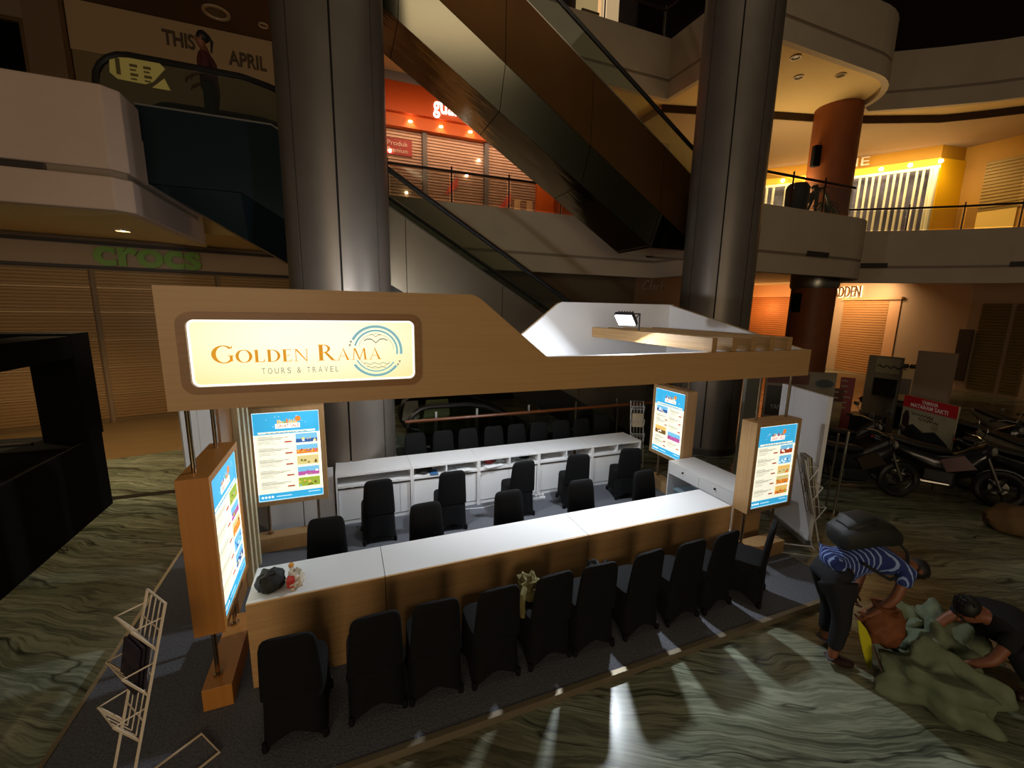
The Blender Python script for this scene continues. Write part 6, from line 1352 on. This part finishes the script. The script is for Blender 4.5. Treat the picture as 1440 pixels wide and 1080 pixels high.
a = hitv(1208, 874, (0, 0, 0.50), (0, 0, 1)); b = hitv(1223, 940, (0, 0, G+0.02), (0, 0, 1)); t = thing('yellow_strap', 'bright yellow strap hanging from the sack to the floor', 'strap', (b.x, b.y, G))
d = (b-a); mb = MB(); mb.loft([[a+d*f+Vector((q*w*1.3, -0.5*q*w, 0.06*math.sin(PI*f))) for q in (-1, 1)]+[a+d*f+Vector((q*w*1.3, -0.5*q*w+0.006, 0.006+0.06*math.sin(PI*f))) for q in (1, -1)] for f, w in ((0, 0.006), (0.25, 0.025), (0.5, 0.035), (0.75, 0.03), (1, 0.012))]); obj('strap_band', mb, mat('yellow_strap', '#c6bf1c', 0.6), t)
def rod(label, p, q, r, m, cat='pole'):
    t = thing('cloth_pole', label, cat, tuple(p)); obj('rod', MB().cyl(p, q, r, 8), m, t, True)
PK = mat('pinkish_pole', '#a08678', 0.5)
p, q = hitv(1215, 880, (0, 0, 0.34), (0, 0, 1)), hitv(1250, 965, (0, 0, G+0.015), (0, 0, 1)); rod('pinkish pole slanting from the sack down to the floor', p, q, 0.014, PK)
p, q = hitv(1229, 942, (0, 0, G+0.015), (0, 0, 1)), hitv(1320, 938, (0, 0, G+0.12), (0, 0, 1)); rod('pale pole lying level across the green cloth', p, q, 0.012, mat('pale_pole', '#8f8258', 0.5))
p = hitv(1256, 968, (0, 0, G+0.02), (0, 0, 1)); t = thing('rope_loop', 'cream rope loop at the foot of the slanting pole', 'rope', tuple(p))
obj('rope', MB().tube([p+Vector((0.05*math.cos(a), 0.05*math.sin(a)+0.02*a*0.2, 0.0)) for a in [i*0.5 for i in range(11)]], 0.014, 7), mat('cream_rope', '#b8a88c', 0.7), t, True)
# grey bag on the floor under the bikes
v = hitv(1425, 745, (0, 0, G), (0, 0, 1)); t = thing('brown_bundle', 'brown bundle on the floor beside the motorbikes', 'bundle', (v.x, v.y, G)); obj('bundle_cloth', crumple(MB(), (v.x, v.y, G), (0.38, 0.34, 0.24), 81, n=30, amp=0.1), mat('brown_cloth', '#6b5334'), t, True)
# potted plants behind the rounded balcony
for i, (px, D, lab) in enumerate(((13.25, 9.15, 'tall potted palm before the rust brown column'), (14.0, 9.35, 'shorter potted palm at the rounded balcony corner'))):
    v = Vector((px, D, 5.45)); t = thing('potted_palm', lab, 'plant', (v.x, v.y, 5.45), 'potted palms on the balcony')
    obj('pot', MB().lathe([(0.20, 0), (0.27, 0.5), (0.29, 0.52), (0.25, 0.5)], (v.x, v.y, 5.45), 18), mat('dark_planter', '#2a241e', 0.5), t, True)
    mb = MB(); rnd = random.Random(90+i)
    H_ = (1.35, 0.75)[i]
    obj('trunk', MB().cyl((v.x, v.y, 5.9), (v.x, v.y, 5.95+H_*0.5), 0.035, 8), mat('palm_trunk', '#4a3a24', 0.8), t)
    for k in range(18):
        a = rnd.uniform(0, 6.28); L = rnd.uniform(0.3, 0.5); up = rnd.uniform(0.1, 0.7); base = Vector((v.x, v.y, 5.95+H_*0.5)); dd = Vector((math.cos(a), math.sin(a), 0)); sd_ = Vector((-dd.y, dd.x, 0))
        pts = [base+dd*L*f+zz*(up*f*1.1-0.75*f*f) for f in (0, .25, .5, .75, 1)]
        mb.loft([[q+sd_*w, q-sd_*w, q-sd_*w-zz*0.006, q+sd_*w-zz*0.006] for q, w in zip(pts, (0.012, 0.05, 0.055, 0.04, 0.006))])
    obj('fronds', mb, mat('palm_green', '#2c3a1c', 0.6), t, kind='stuff')
for px, lab in ((1119, 'dark bin behind the balcony front, left of the palms'), ):
    v = dh(px, 290, 15.2); t = thing('dark_bin', lab, 'bin', (v.x, v.y, 5.45)); obj('bin_body', MB().lathe([(0.28, 0), (0.30, 1.15), (0.26, 1.2)], (v.x, v.y, 5.45), 20), mat('black_bin', '#131010', 0.5), t, True); obj('bin_lid', MB().lathe([(0.27, 1.2), (0.22, 1.26)], (v.x, v.y, 5.45), 20), mat('black_bin', '#131010'), t, True)
